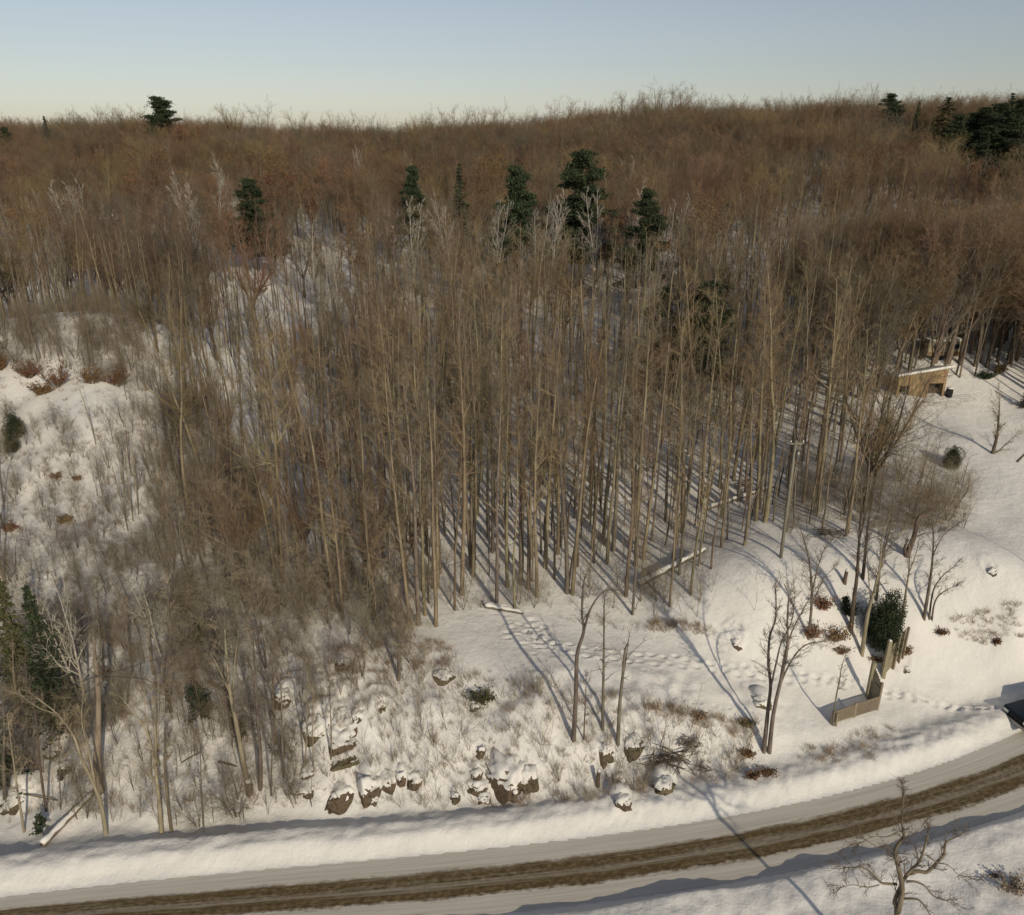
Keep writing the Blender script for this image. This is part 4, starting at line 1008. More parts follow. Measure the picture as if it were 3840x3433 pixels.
CONW = [(float(top_h(px, py, Y)[0].x), Y, w) for kind, v, px, py, Y, w, lab in CON if Y > 100]
_k = []
for c in cand:
    z = ground(c[0], c[1]) if c[1] < 110 else 0
    ok = True
    if c[1] < 84 and c[0] > 15:
        bx_, by_ = project(c[0], c[1], z); tx_, ty_ = project(c[0], c[1], z + c[3])
        if c[1] < 74 and ty_ < 1500 and by_ > 1500 and 3350 < (bx_ + tx_) / 2 < 3900: ok = False
    for x, Y, w in CONW:
        # a gap towards the viewer, where the pine's lower crown shows
        t_ = (Y - c[1]); xl = x * c[1] / Y
        if -1 < t_ < (26 if x > 90 else 13 if x > -20 else 5) and abs(c[0] - xl) < (4.5 if x > 90 else 2.6) * w: ok = False
    if ok: _k.append(c)
cand = _k
CA = np.array([(c[0], c[1], c[3]) for c in cand]); CZ = terrain(CA[:, 0], CA[:, 1])
bx, by = project(CA[:, 0], CA[:, 1], CZ); tx, ty = project(CA[:, 0], CA[:, 1], CZ + CA[:, 2])
inside = (bx > -60) & (bx < 3900) & (ty < 3400)
score = np.where(inside, by - ty, 0)
order = np.argsort(-score)
NV = dict(poplar=6, pole=4, maple=5, birch=3, oak=2)
def zone(px, py, kind):
    k = dict(poplar='tall bare poplar', pole='slim bare tree', maple='spreading bare brown tree', birch='pale birch', oak='rusty oak')[kind]
    if px < 620 and py < 1500: w = 'along the crest of the snowy knoll on the left'
    elif px < 700: w = 'on the slope under the left knoll'
    elif px < 1150 and py > 1900: w = 'above the bare thicket at the left'
    elif px < 1150: w = 'deep in the left part of the stand'
    elif px < 1650 and py > 1950: w = 'in front, left of the clearing'
    elif px < 1650: w = 'deep in the stand, left of the clearing'
    elif px < 2200 and py > 1950: w = 'in front, directly above the clearing'
    elif px < 2200: w = 'deep in the stand behind the clearing'
    elif px < 2700 and py > 1900: w = 'at the front of the stand near the fallen logs'
    elif px < 2700: w = 'in front of the two dark pines'
    elif px < 3120 and py > 1750: w = 'around the utility pole'
    elif px < 3330: w = 'just left of the wooden shed'
    else: w = 'in the woods behind the shed and the trailer'
    return f'{k} {w}', f'{k}s {w}'
ORD = ['leftmost', 'second', 'third', 'fourth', 'fifth', 'sixth', 'seventh', 'eighth', 'ninth', 'tenth', 'eleventh', 'twelfth', 'thirteenth', 'fourteenth', 'fifteenth', 'sixteenth', 'seventeenth', 'eighteenth', 'nineteenth', 'twentieth', 'twenty-first', 'twenty-second', 'twenty-third', 'twenty-fourth', 'twenty-fifth', 'twenty-sixth', 'twenty-seventh', 'twenty-eighth']
ZL = {}
_c = 0
for i in order:
    if _c >= 300 or score[i] <= 0: break
    _c += 1; ZL.setdefault(zone(bx[i], by[i], cand[i][2]), []).append(i)
ULAB = {}
for (lab, grp), L_ in ZL.items():
    if len(L_) > 27 or 'deep in' in lab: continue
    L_ = sorted(L_, key=lambda i: bx[i])
    for n_, i in enumerate(L_):
        if len(L_) == 1: ULAB[i] = lab
        elif n_ == len(L_) - 1: ULAB[i] = 'rightmost ' + lab
        elif n_ == 0: ULAB[i] = 'leftmost ' + lab
        else: ULAB[i] = ORD[n_] + ' ' + lab + ', from left'
far = []
n_ind = 0
for rank, i in enumerate(order):
    x, y, k, h, bf = cand[i]; z = float(CZ[i]); v = R.randrange(NV[k])
    if n_ind < 300 and score[i] > 0:
        lab, grp = zone(bx[i], by[i], k); lab = ULAB.get(i, lab)
        o = place(k, v, (x, y, z), h, lab, grp, lean=(R.gauss(0, .02), R.gauss(0, .02)), wid=R.uniform(.85, 1.1)); n_ind += 1
        if bf: o.scale[0] *= 1.12; o.scale[1] *= 1.12
    else: far.append((x, y, z, k, v, h))

def scatter(name, label, cat, plist, protos, kind='stuff'):
    """plist rows: x,y,z,index,scale ; one object whose geometry nodes repeat the meshes"""
    A = np.array(plist, float)
    pc = bpy.data.collections.new(name + '_sources')
    for i, me in enumerate(protos):
        po = bpy.data.objects.new('%s_source_%02d' % (name, i), me); pc.objects.link(po)
    me = bpy.data.meshes.new(name); me.vertices.add(len(A)); me.vertices.foreach_set('co', A[:, :3].astype(np.float32).ravel())
    a = me.attributes.new('idx', 'INT', 'POINT'); a.data.foreach_set('value', A[:, 3].astype(np.int32))
    rot = np.stack([RN.normal(0, .03, len(A)), RN.normal(0, .03, len(A)), RN.uniform(0, 6.283, len(A))], 1)
    a = me.attributes.new('rot', 'FLOAT_VECTOR', 'POINT'); a.data.foreach_set('vector', rot.astype(np.float32).ravel())
    w = RN.uniform(.85, 1.15, len(A))
    a = me.attributes.new('scl', 'FLOAT_VECTOR', 'POINT'); a.data.foreach_set('vector', np.stack([A[:, 4] * w, A[:, 4] * w, A[:, 4]], 1).astype(np.float32).ravel())
    o = mobj(name, me)
    g = bpy.data.node_groups.new(name, 'GeometryNodeTree')
    g.interface.new_socket('Geometry', in_out='INPUT', socket_type='NodeSocketGeometry')
    g.interface.new_socket('Geometry', in_out='OUTPUT', socket_type='NodeSocketGeometry')
    N = g.nodes; gi = N.new('NodeGroupInput'); go = N.new('NodeGroupOutput')
    iop = N.new('GeometryNodeInstanceOnPoints'); ci = N.new('GeometryNodeCollectionInfo')
    ci.inputs['Collection'].default_value = pc; ci.inputs['Separate Children'].default_value = True; ci.inputs['Reset Children'].default_value = True
    iop.inputs['Pick Instance'].default_value = True
    def na(n, t):
        q = N.new('GeometryNodeInputNamedAttribute'); q.data_type = t; q.inputs['Name'].default_value = n
        return [s for s in q.outputs if s.enabled and s.name == 'Attribute'][0]
    L = g.links
    L.new(gi.outputs[0], iop.inputs['Points']); L.new(ci.outputs[0], iop.inputs['Instance'])
    L.new(na('idx', 'INT'), iop.inputs['Instance Index']); L.new(na('rot', 'FLOAT_VECTOR'), iop.inputs['Rotation']); L.new(na('scl', 'FLOAT_VECTOR'), iop.inputs['Scale'])
    L.new(iop.outputs[0], go.inputs[0])
    md = o.modifiers.new('scatter', 'NODES'); md.node_group = g
    tag(o, label, cat, None, kind)
    return o
joined = []; jidx = {}
for k in ('poplar', 'pole', 'maple', 'birch', 'oak'):
    for v in range(NV[k]):
        jidx[k, v] = len(joined); joined.append(join_np(PROTO[k, v], 'woods_%s' % k))
scatter('distant_woods', 'bare brown woods covering the whole hillside up to the ridge', 'woods', [(x, y, z, jidx[k, v], h / PH[k]) for x, y, z, k, v, h in far], joined)

# ------------------------------------------------------------------ saplings (individuals) and brush (stuff)
small_m = [join_np(PROTO['small', i], 'young_tree') for i in range(5)]
def stick_mesh(seed, H, n, spread, rmin=.006, mat='brush', k=1.0, name='sapling'):
    rr = random.Random(seed); s = Segs()
    P = [dict(n=6, wob=.13, up=.03, tip=.2, rmin=rmin, start=.25, k=1.5 * k, ang=(25, 65), env=lambda t: 1.2 - t, len=.36, rr=.6, biglvl=-1), dict(n=3, wob=.2, up=.06, tip=.3, rmin=rmin * .8, biglvl=-1)]
    for i in range(n):
        a = rr.uniform(0, 6.283); q = spread * rr.random()
        grow(rr, (math.cos(a) * q * .25, math.sin(a) * q * .25, -.1), norm((math.cos(a) * q, math.sin(a) * q, 1)), H * rr.uniform(.55, 1), H * .0035 + rmin * .5, 0, P, s, [])
    V, F = s.arrays(3); return mesh_data(name, V, [F], M[mat], False)
sap = [stick_mesh(10 + i, 4.0, 1, .08, .010) for i in range(4)]
SAPZ = [([(2180, 2000), (2480, 1930), (2760, 1960), (2700, 2120), (2660, 2330), (2420, 2330), (2200, 2260)], 120, 'thin bare sapling among the fallen logs at the edge of the stand'),
        ([(1000, 2050), (1700, 2100), (1800, 2230), (1600, 2420), (1100, 2330)], 75, 'thin bare sapling at the foot of the stand left of the clearing'),
        ([(2950, 1880), (3380, 1850), (3640, 1880), (3560, 1990), (3250, 2020), (3000, 2010)], 60, 'thin bare sapling in the thicket right of the utility pole'),
        ([(1400, 2560), (2000, 2600), (2700, 2760), (2600, 2930), (1500, 2960)], 25, 'thin bare sapling between the boulders of the rocky slope'),
        ([(2780, 2180), (3000, 2150), (3080, 2290), (2800, 2330)], 9, 'thin bare sapling on the bright snow slope above the clearing')]
def rand_in(P):
    xs = [p[0] for p in P]; ys = [p[1] for p in P]
    while True:
        x, y = R.uniform(min(xs), max(xs)), R.uniform(min(ys), max(ys))
        if poly_in(np.array([x]), np.array([y]), P)[0]: return x, y
for P, n, lab in SAPZ:
    WP = world_poly(P)
    for i in range(n):
        x, y = rand_in(WP); o = mobj('sapling', R.choice(sap)); o.location = (x, y, ground(x, y)); o.rotation_euler = (R.gauss(0, .07), R.gauss(0, .07), R.uniform(0, 6.28))
        s = R.uniform(.5, 1.15); o.scale = (s, s, s); tag(o, lab, 'sapling', lab.replace('sapling', 'saplings'))
YZ = [([(0, 1420), (0, 1225), (560, 1235), (640, 1420), (560, 1560)], 24, (2.5, 5), 'small bare tree on the snowy knoll at the left'),
      ([(650, 2420), (640, 2080), (1000, 2080), (1600, 2300), (1500, 2450), (1000, 2560)], 34, (4.5, 8.5), 'young many-branched bare tree in the grey thicket left of the clearing'),
      ([(60, 2950), (60, 2300), (560, 2300), (1150, 2650), (1150, 2980), (600, 3060)], 20, (3, 6), 'small crooked bare tree on the lower left slope'),
      ([(3000, 1990), (2960, 1850), (3350, 1780), (3640, 1850), (3560, 1980)], 16, (3.5, 6.5), 'young bare tree in the thicket below the shed'),
      ([(600, 2000), (620, 1500), (900, 1700), (1000, 2050)], 22, (4, 8), 'young bare tree on the slope right of the snowy knoll')]
for P, n, (h0, h1), lab in YZ:
    WP = world_poly(P)
    for i in range(n):
        x, y = rand_in(WP)
        place('small', R.randrange(5), (x, y, ground(x, y)), R.uniform(h0, h1), lab, lab.replace(' tree', ' trees'))
brush = [stick_mesh(40 + i, 1.3, 6, .65, .0032, name='brush', k=1.5) for i in range(3)] + [stick_mesh(50 + i, 2.6, 4, .35, .0042, name='brush', k=1.6) for i in range(3)] + small_m
BZ = [([(0, 3080), (0, 2080), (520, 2060), (1000, 2250), (1500, 2350), (1650, 2480), (1250, 2620), (1250, 3030), (700, 3110)], 680, (0, 10), (.6, 1.15)),
      ([(650, 2480), (640, 2080), (1000, 2080), (1550, 2330), (1500, 2450), (1000, 2560)], 50, (3, 10), (.8, 1.45)),
      ([(1250, 3030), (1250, 2560), (1640, 2480), (1800, 2560), (2300, 2620), (2650, 2700), (2850, 2760), (2750, 2930), (2200, 3010)], 430, (0, 5), (.45, 1.05)),
      ([(2950, 2010), (2900, 1880), (3100, 1800), (3350, 1760), (3680, 1830), (3600, 2000), (3300, 2060)], 140, (3, 10), (.5, 1.2)),
      ([(0, 2050), (0, 1560), (300, 1600), (640, 1480), (700, 2060), (400, 2060)], 420, (0, 6), (.6, 1.1)),
      ([(0, 1400), (0, 1220), (560, 1220), (620, 1420), (560, 1500)], 300, (0, 10), (.6, 1.3)),
      ([(560, 2050), (640, 1500), (900, 1700), (1100, 2100), (900, 2150)], 150, (3, 10), (.7, 1.3)),
      ([(1100, 2330), (1300, 2000), (1800, 2150), (2200, 2230), (2640, 2050), (2700, 2150), (2600, 2320), (2200, 2270), (1750, 2290), (1600, 2420)], 150, (0, 6), (.5, 1.0)),
      ([(2100, 2300), (2420, 2330), (2650, 2340), (2640, 2380), (2350, 2370), (2100, 2330)], 60, (0, 3), (.35, .6))]
rows = []
for P, n, (i0, i1), (s0, s1) in BZ:
    WP = world_poly(P)
    for _ in range(n):
        x, y = rand_in(WP); i = R.randint(i0, i1); s = R.uniform(s0, s1)
        if i >= 6: s *= .52
        rows.append((x, y, 0, i, s))
# understorey inside the woods
gx, gy = jitter(-60, 60, 44, 110, 2.6); om = openmask(gx, gy)
for x, y, m in zip(gx, gy, om):
    if not m and R.random() < .8: rows.append((x, y, 0, R.randint(3, 5), R.uniform(.7, 2.1)) if R.random() < .7 else (x, y, 0, R.randint(6, 10), R.uniform(.4, .8)))
rows = np.array(rows); rows[:, 2] = terrain(rows[:, 0], rows[:, 1])
scatter('brush_thicket', 'tangle of thin bare brush and twigs over the snow slopes', 'brush', rows, brush)

def grass_mesh(seed):
    rr = random.Random(seed); s = Segs()
    for k in range(16):
        a = rr.uniform(0, 6.283); q = rr.uniform(0, .18); l = rr.uniform(.12, .42); b = rr.uniform(.1, .9)
        p = (math.cos(a) * q, math.sin(a) * q, -.03); s.add(p, (p[0] + math.cos(a) * b * l, p[1] + math.sin(a) * b * l, l), .007, .003)
    V, F = s.arrays(3); return mesh_data('grass', V, [F], M['grass'], False)
GZN = [([(1250, 3030), (1250, 2560), (1640, 2480), (2300, 2600), (2650, 2680), (2850, 2740), (2750, 2930), (2200, 3010)], 480), ([(0, 3090), (0, 2100), (900, 2300), (1250, 2600), (1250, 3020)], 700),
       ([(2450, 2330), (2640, 2340), (2700, 2390), (2420, 2370)], 60), ([(2380, 2640), (2840, 2700), (2900, 2780), (2560, 2730)], 120), ([(3050, 2780), (3350, 2720), (3300, 2850), (2950, 2880)], 55),
       ([(3550, 2300), (3840, 2250), (3840, 2400), (3620, 2420)], 90), ([(1100, 2450), (1640, 2380), (1750, 2500), (1200, 2560)], 200), ([(3100, 1950), (3500, 1850), (3650, 1900), (3450, 2000)], 200), ([(0, 2000), (0, 1250), (560, 1250), (650, 2000)], 350)]
rows = []
for P, n in GZN:
    WP = world_poly(P)
    for _ in range(n):
        x, y = rand_in(WP); rows.append((x, y, 0, R.randrange(3), R.uniform(.5, 1.2)))
rows = np.array(rows); rows[:, 2] = terrain(rows[:, 0], rows[:, 1])
scatter('dry_grass', 'dry tan grass stems poking through the snow', 'grass', rows, [grass_mesh(i) for i in range(3)])

# ------------------------------------------------------------------ boulders with snow caps
def ico(sub=3):
    import bmesh
    bm = bmesh.new(); bmesh.ops.create_icosphere(bm, subdivisions=sub, radius=1)
    V = np.array([v.co[:] for v in bm.verts]); F = np.array([[v.index for v in f.verts] for f in bm.faces]); bm.free(); return V, F
IV, IF = ico(4)
def boulder(px, py, w, h, label, seed, ang=0.0, dep=1.0, cap=.5, sink=.45, name='boulder', dz=0.0):
    """w,h: width and height in metres; front foot of the rock at photo pixel"""
    p = px; rr = random.Random(seed); o3 = rr.uniform(0, 90)
    V = IV.copy()
    n = vn(V[:, 0] * 2 + o3, V[:, 1] * 2 + V[:, 2] * 1.7, 1.0, seed) * .38 + vn(V[:, 0] * 5 + o3, V[:, 2] * 5 + V[:, 1] * 4, 1.0, seed + 3) * .36 + vn(V[:, 0] * 11 + V[:, 1] * 9, V[:, 2] * 12 + o3, 1.0, seed + 5) * .22
    V = V * (1 + n)[:, None]
    # chisel some flat faces
    for k in range(6):
        a = rr.uniform(0, 6.28); nz = rr.uniform(-.3, .5); d = np.array(norm((math.cos(a), math.sin(a), nz))); lim = rr.uniform(.62, .85)
        s = V @ d; V = V - np.maximum(s - lim, 0)[:, None] * d * .9
    V = V * np.array([w / 2, w / 2 * dep, h / 2 * 1.2])
    t = empty(name, (p.x, p.y + w * .34, p.z + .16 * h + dz), ang, label, 'rock')
    body = V + np.array([0, 0, h * (.5 - sink)])
    mobj('stone', mesh_data('stone', body, [IF], M['rock'], False), t)
    # snow lying on whatever faces up
    c = (body[IF[:, 1]] - body[IF[:, 0]]); e = (body[IF[:, 2]] - body[IF[:, 0]]); nrm = np.cross(c, e); nrm /= np.maximum(np.linalg.norm(nrm, axis=1, keepdims=True), 1e-9)
    sm = IV[IF].mean(1); nz_ = vn(sm[:, 0] * 2.4 + seed, sm[:, 1] * 2.4 + sm[:, 2], 1.0, seed) * .9 + vn(sm[:, 0] * 7 + seed, sm[:, 1] * 7 + sm[:, 2] * 3, 1.0, seed + 1) * .35
    sel = IF[(sm[:, 2] + nz_ * .7 > .30 + rr.uniform(0, .35)) & (nrm[:, 2] > .05)]
    if len(sel):
        vn_ = np.zeros_like(body); np.add.at(vn_, IF.ravel(), np.repeat(nrm, 3, 0)); vn_ /= np.maximum(np.linalg.norm(vn_, axis=1, keepdims=True), 1e-9)
        u = np.unique(sel); mp = np.full(len(body), -1); mp[u] = np.arange(len(u))
        cnt = np.zeros(len(body)); np.add.at(cnt, sel.ravel(), 1); inner = np.clip(cnt[u] / 6, 0, 1)[:, None]
        rim = cnt[u] < 6
        C = body[u] + (vn_[u] * .02 + np.array([0, 0, .06])) * np.where(rim, .15, 1)[:, None]
        mobj('snow_cap', mesh_data('snow_cap', C, [mp[sel]], M['snow_cap'], True), t)
    return t
for i, (pp, w, h, lab) in enumerate(ROCKS):
    boulder(RPOS[i], 0, w * 1.1, h * 1.05, lab, 900 + i, ang=R.uniform(-.4, .4), cap=R.uniform(.5, .62))

# ------------------------------------------------------------------ brown leafy bushes, brush piles, logs
def leaf_bush(px, py, w, h, label, seed, mat='rust_leaf', n=700, cat='bush', snow=True):
    p = hit(px, py); rr = random.Random(seed); s = Segs(); L = []; C = []
    for k in range(26):
        a = rr.uniform(0, 6.283); e = (math.cos(a) * w / 2 * rr.uniform(.3, 1), math.sin(a) * w / 3 * rr.uniform(.3, 1), h * rr.uniform(.3, 1))
        s.add((e[0] * .15, e[1] * .15, 0), e, .014, .005)
        for q in range(n // 26):
            u = rr.uniform(.3, 1.05); L.append((e[0] * u + rr.gauss(0, .10), e[1] * u + rr.gauss(0, .10), e[2] * u + rr.gauss(0, .07), rr.uniform(.06, .15)))
    t = empty('leafy_bush', p, 0, label, cat)
    V, F = s.arrays(3); mobj('stems', mesh_data('stems', V, [F], M['bark_brown'], False), t)
    LV, LF = leaves_arrays(L); mobj('foliage', mesh_data('foliage', LV, [LF], M[mat], False), t)
    return t
BUSH = [((110, 1420), 2.4, 1.3, 'rust', 'large rust-brown leafy clump on the white patch at the left'), ((215, 1455), 3.2, 1.7, 'rust', 'biggest dark brown bush under the knoll at the left'), ((345, 1440), 2.4, 1.2, 'rust', 'brown bush mixed with snow, middle of the row on the left'), ((440, 1450), 2.6, 1.3, 'rust', 'brown snow-dusted bush at the right end of the row on the left'),
    ((160, 1480), 2.0, .8, 'rust', 'low rusty bush in front of the biggest dark brown one'), ((5, 1390), 1.8, 1.2, 'rust', 'brown bush cut by the left edge'), ((245, 1960), 1.8, .6, 'rust', 'low brown leafy branch beside the upper left snow path'), ((35, 1990), 1.8, .7, 'rust', 'brown leafy branches at the left edge by the snow path'), ((210, 1795), 1.0, .5, 'rust', 'small brown tuft in the middle of the left slope'),
    ((290, 1800), .9, .4, 'rust', 'small brown leafy tuft right of the middle left one'), (z4((340, 700))[0], 1.9, 1.0, 'rust', 'brown bush left of the big cedar, uppermost of three'), (z4((255, 890))[0], 1.6, 1.0, 'rust', 'brown bush around the foot of the forked tree'), (z4((430, 920))[0], 2.3, 1.1, 'rust', 'widest brown bush in front of the big cedar'),
    (z4((520, 740))[0], 1.6, 1.0, 'dark', 'dark leafy tangle touching the left side of the big cedar'), (z4((460, 1000))[0], 1.3, .4, 'rust', 'low brown sprig on the snow between fence and brown bushes'), (z4((900, 1000))[0], 1.2, .5, 'rust', 'reddish leaf heap behind the end of the picket fence'), (z4((1145, 870))[0], 1.0, .4, 'rust', 'brown weed patch on the open bright slope'), (z4((700, 1060))[0], 1.3, .35, 'rust', 'scattered dark leaves at the foot of the picket fence'),
    (z3((1100, 1340))[0], 1.2, .5, 'rust', 'brown tuft left of the several-stemmed tree'), (z3((1130, 1490))[0], .9, .5, 'rust', 'reddish twig tuft on the bank near the road'), (z3((1240, 1465))[0], 1.3, .35, 'rust', 'low dead branch lying on the bank near the road'), (z3((1100, 1130))[0], 1.1, .4, 'grass', 'tan grass tuft at the edge of the clearing'), (z3((770, 1080))[0], .9, .35, 'grass', 'small tan grass tuft above the brush pile'),
    (z2((1190, 640))[0], 1.8, .9, 'olive', 'arching olive brown bush on the upper rocky slope'), (z1((620, 210))[0], .9, .6, 'rust', 'rusty leafy tuft on the left slope'), (z4((1520, 930))[0], .5, .3, 'rust', 'small broken sprig on the right snow slope'), ((3700, 1420), 1.9, .5, 'dark', 'dark brush lying on the snow right of the wooden shed'), ((3745, 1400), 1.2, .7, 'rust', 'brown bush above the dark brush right of the shed'), ((3480, 1870), 1.4, .9, 'rust', 'brown bush at the upper edge of the right thicket')]
for i, (pp, w, h, m, lab) in enumerate(BUSH):
    far_ = pp[1] < 1500
    leaf_bush(pp[0], pp[1], w * (1.25 if far_ else 1), h * (1.5 if far_ else 1), lab, 40 + i, dict(rust='rust_leaf', dark='cedar', grass='grass', olive='pine_olive')[m], 1300 if far_ else 620 if w > 1.5 else 260)

def brush_pile(px, py, w, h, n, label, mat='bark_brown', name='brush_pile'):
    p = hit(px, py); rr = random.Random(int(px)); t = empty(name, p, 0, label, 'brush')
    mb = MB(); s = Segs()
    for k in range(n):
        a = rr.uniform(0, 6.283); cx, cy = rr.gauss(0, w * .18), rr.gauss(0, w * .10); L = rr.uniform(.3, .6) * w; z = rr.uniform(.05, h)
        d = Vector((math.cos(a), math.sin(a) * .7, rr.uniform(-.2, .35))).normalized(); c = Vector((cx, cy, z))
        mb.tube([c - d * L / 2, c + d * L * .1 + Vector((0, 0, rr.uniform(-.05, .1))), c + d * L / 2], [.03, .02, .008], 4)
        for q in range(4):
            e = c + d * L * rr.uniform(-.2, .5); f = e + (d + Vector((rr.gauss(0, .6), rr.gauss(0, .6), rr.gauss(0, .4)))).normalized() * rr.uniform(.2, .6)
            s.add(tuple(e), tuple(f), .010, .004)
    mb.build('branches', M[mat], t)
    V, F = s.arrays(3); mobj('twigs', mesh_data('twigs', V, [F], M[mat], False), t)
brush_pile(*z3((570, 1390))[0], 3.6, .9, 60, 'big dark pile of cut branches on the rocky slope')
brush_pile(*z3((690, 1290))[0], 1.6, .8, 26, 'dark brush heap on the upper right of the cut branches')
brush_pile(*z3((800, 1440))[0], 1.5, .4, 9, 'few dark sticks right of the cut branch pile')
brush_pile(*z4((400, 200))[0], 3.0, .5, 26, 'fallen twiggy tree top beyond the utility pole', 'bark_grey')
brush_pile(800, 1965, 2.5, .7, 14, 'dead branches tangled at the foot of the left stand')
brush_pile(2790, 1830, 2.2, .7, 16, 'dead branches lying right of the fallen logs')
brush_pile(2060, 1745, 4.0, 1.2, 34, 'dark fallen crown in the middle of the stand')
brush_pile(2700, 1600, 4.0, 1.2, 30, 'dark fallen branches deep in the right of the stand')

def log(a, b, r, label, snow=True, lift=0.0, mat='bark_grey', liftb=None):
    pa, pb = hit(*a), hit(*b); liftb = lift if liftb is None else liftb
    t = empty('fallen_log', pa, 0, label, 'log')
    va = Vector((0, 0, lift + r * .5)); vb = pb - pa + Vector((0, 0, liftb + r * .5)); N = 14
    def pt(u):
        q = va.lerp(vb, u); g = ground(pa.x + q.x, pa.y + q.y) - pa.z + r * .5
        q.z = max(q.z, g) if lift == 0 else max(q.z, g); return q
    P = [pt(i / N) for i in range(N + 1)]
    mb = MB(); mb.tube(P, [r * (1 - .45 * i / N) for i in range(N + 1)], 8); mb.build('bark', M[mat], t, True)
    if snow:
        mb = MB(); mb.tube([q + Vector((0, 0, r * (.85 + .12 * math.sin(i * 2.3)))) for i, q in enumerate(P)], [r * (.95 - .4 * i / N) * (1 + .22 * math.sin(i * 1.7 + P[0].y)) for i in range(N + 1)], 8); mb.build('snow_cap', M['snow_cap'], t, True)
    return t
log(z3((350, 205))[0], z3((800, -10))[0], .22, 'long snow-covered fallen log, lower of the two by the stand', lift=.3, liftb=.5)
log(z3((420, 100))[0], z3((620, 20))[0], .16, 'shorter fallen trunk just above the long snow-covered log')
log(z2((1210, 115))[0], z2((1420, 155))[0], .16, 'snow-covered log lying at the top of the clearing')
log(z2((1200, 100))[0], z2((1330, 120))[0], .12, 'smaller snow-covered log behind the one at the top of the clearing')
log(z1((250, 1215))[0], z1((560, 900))[0], .17, 'fallen trunk under a thick strip of snow at the lower left', mat='bark_brown')
log((2640, 1915), (2900, 1830), .18, 'snow-dusted fallen trunk left of the utility pole', mat='bark_brown')
log(z1((655, 215))[0], z1((930, 260))[0], .04, 'thin fallen branch across the left slope', snow=False)
log(z1((1225, 260))[0], z1((1350, 320))[0], .12, 'rotten dark log beside the gnarled tree', snow=False, lift=.1, mat='bark_brown')
log(z1((1285, 720))[0], z1((1390, 745))[0], .08, 'short dark stick on the snow in front of the gnarled tree', snow=False, mat='bark_brown')
log(z1((1065, 725))[0], z1((1185, 660))[0], .05, 'thin pale branch lying on the left slope', snow=False)
log((3815, 1735), (3850, 1700), .08, 'dark stick standing out of the snow at the right edge', snow=False, mat='bark_brown')
log(z1((90, 905))[0], z1((340, 950))[0], .05, 'dark fallen branch at the lower left corner', snow=False, lift=.05, mat='bark_brown')
# stumps
def stump(px, py, r, h, label):
    p = hit(px, py); t = empty('stump', p, 0, label, 'stump'); mb = MB()
    mb.tube([(0, 0, -.2), (0, 0, h * .3), (r * .2, 0, h)], [r * 1.25, r, r * .85], 10); mb.build('wood', M['bark_brown'], t, True)
    mb = MB(); mb.tube([(r * .2, 0, h + .003), (r * .2, 0, h + .12), (r * .2, 0, h + .17)], [r * .95, r * .8, r * .3], 10); mb.build('snow_cap', M['snow_cap'], t, True)
stump(*z2((1372, 1190))[0], .17, .65, 'small snow-topped stump in front of the craggy outcrop')
stump(*z3((75, 1540))[0], .12, 1.0, 'tall thin dark stump left on the rocky slope')
stump(*z1((1465, 890))[0], .20, .7, 'thick snow-topped stump against the gnarled tree')
stump(*z4((485, 520))[0], .13, .9, 'reddish dead stump with arms on the snow left of the tallest tree')

# ------------------------------------------------------------------ utility pole and wires
pb_ = hit(2928, 2092); ptop = at_y(2985, 1652, pb_.y)
t = empty('utility_pole', pb_, 0, 'grey wooden utility pole standing in the snow right of the poplar stand', 'utility pole')
d = ptop - pb_
mb = MB(); mb.tube([Vector((0, 0, -.5)), d * .5, d], [.12, .105, .085], 12); mb.build('pole', M['pole_wood'], t, True)
mb = MB(); mb.bar(d + Vector((-.35, 0, -.25)), d + Vector((.6, .15, -.25)), .07, .09); mb.build('crossarm', M['pole_wood'], t)
INS = []
for x in (-.28, 0.52):
    mb = MB(); q = d + Vector((x, .07, -.17)); mb.tube([q, q + Vector((0, 0, .06)), q + Vector((0, 0, .14))], [.03, .045, .03], 8); mb.build('insulator', M['white_paint'], t, True)
    INS.append(pb_ + q + Vector((0, 0, .14)))
mb = MB(); mb.tube([d * .86 + Vector((.2, -.1, 0)), d * .86 + Vector((.2, -.1, .5))], .13, 10); mb.build('bracket', M['metal'], t, True)
def wire(a, b, sag, label, r=.011):
    P = []
    for i in range(25):
        u = i / 24; q = a.lerp(b, u); q.z -= sag * 4 * u * (1 - u); P.append(q)
    mb = MB(); mb.tube([q - a for q in P], r, 5); o = mb.build('power_wire', M['wire']); o.location = a
    tag(o, label, 'wire')
wire(INS[0], Vector((-38, 22.5, 9.5)), 1.2, 'thin wire running from the utility pole down to the lower left', .014)
wire(INS[1], Vector((62, 88, 24)), .8, 'thin wire running from the utility pole to the right', .014)

# ------------------------------------------------------------------ entrance fences
def H3(px, py): return hit(px, py)
A, B, C = H3(3118, 2716), H3(3201, 2690), H3(3289, 2663)
D = H3(3253, 2617)
ft = empty('lattice_fence', A, 0, 'low weathered lattice fence with a tall curved end panel on the snow', 'fence')
def rel(p, q, z=0.0): return Vector((p.x - q.x, p.y - q.y, p.z - q.z + z))
hp = lambda px, py, p: at_y(px, py, p.y).z - p.z
hA, hB, hC = 0.95, 1.05, 2.05
PZ = {}
for q, h, w in ((A, hA, .13), (A + Vector((.22, -.12, 0)), .9, .10), (B, 1.08, .13), (C, hC, .11)):
    mb = MB(); o = rel(q, A); mb.box((o.x, o.y, o.z + h / 2 - .15), (w, w, h + .3)); mb.build('post', M['wood_grey'], ft)
hD = hp(3271, 2485, D)
mb = MB(); o = rel(D, A); mb.box((o.x, o.y, o.z + hD / 2 - .15), (.24, .24, hD + .3)); mb.build('tall_post', M['wood_grey'], ft)
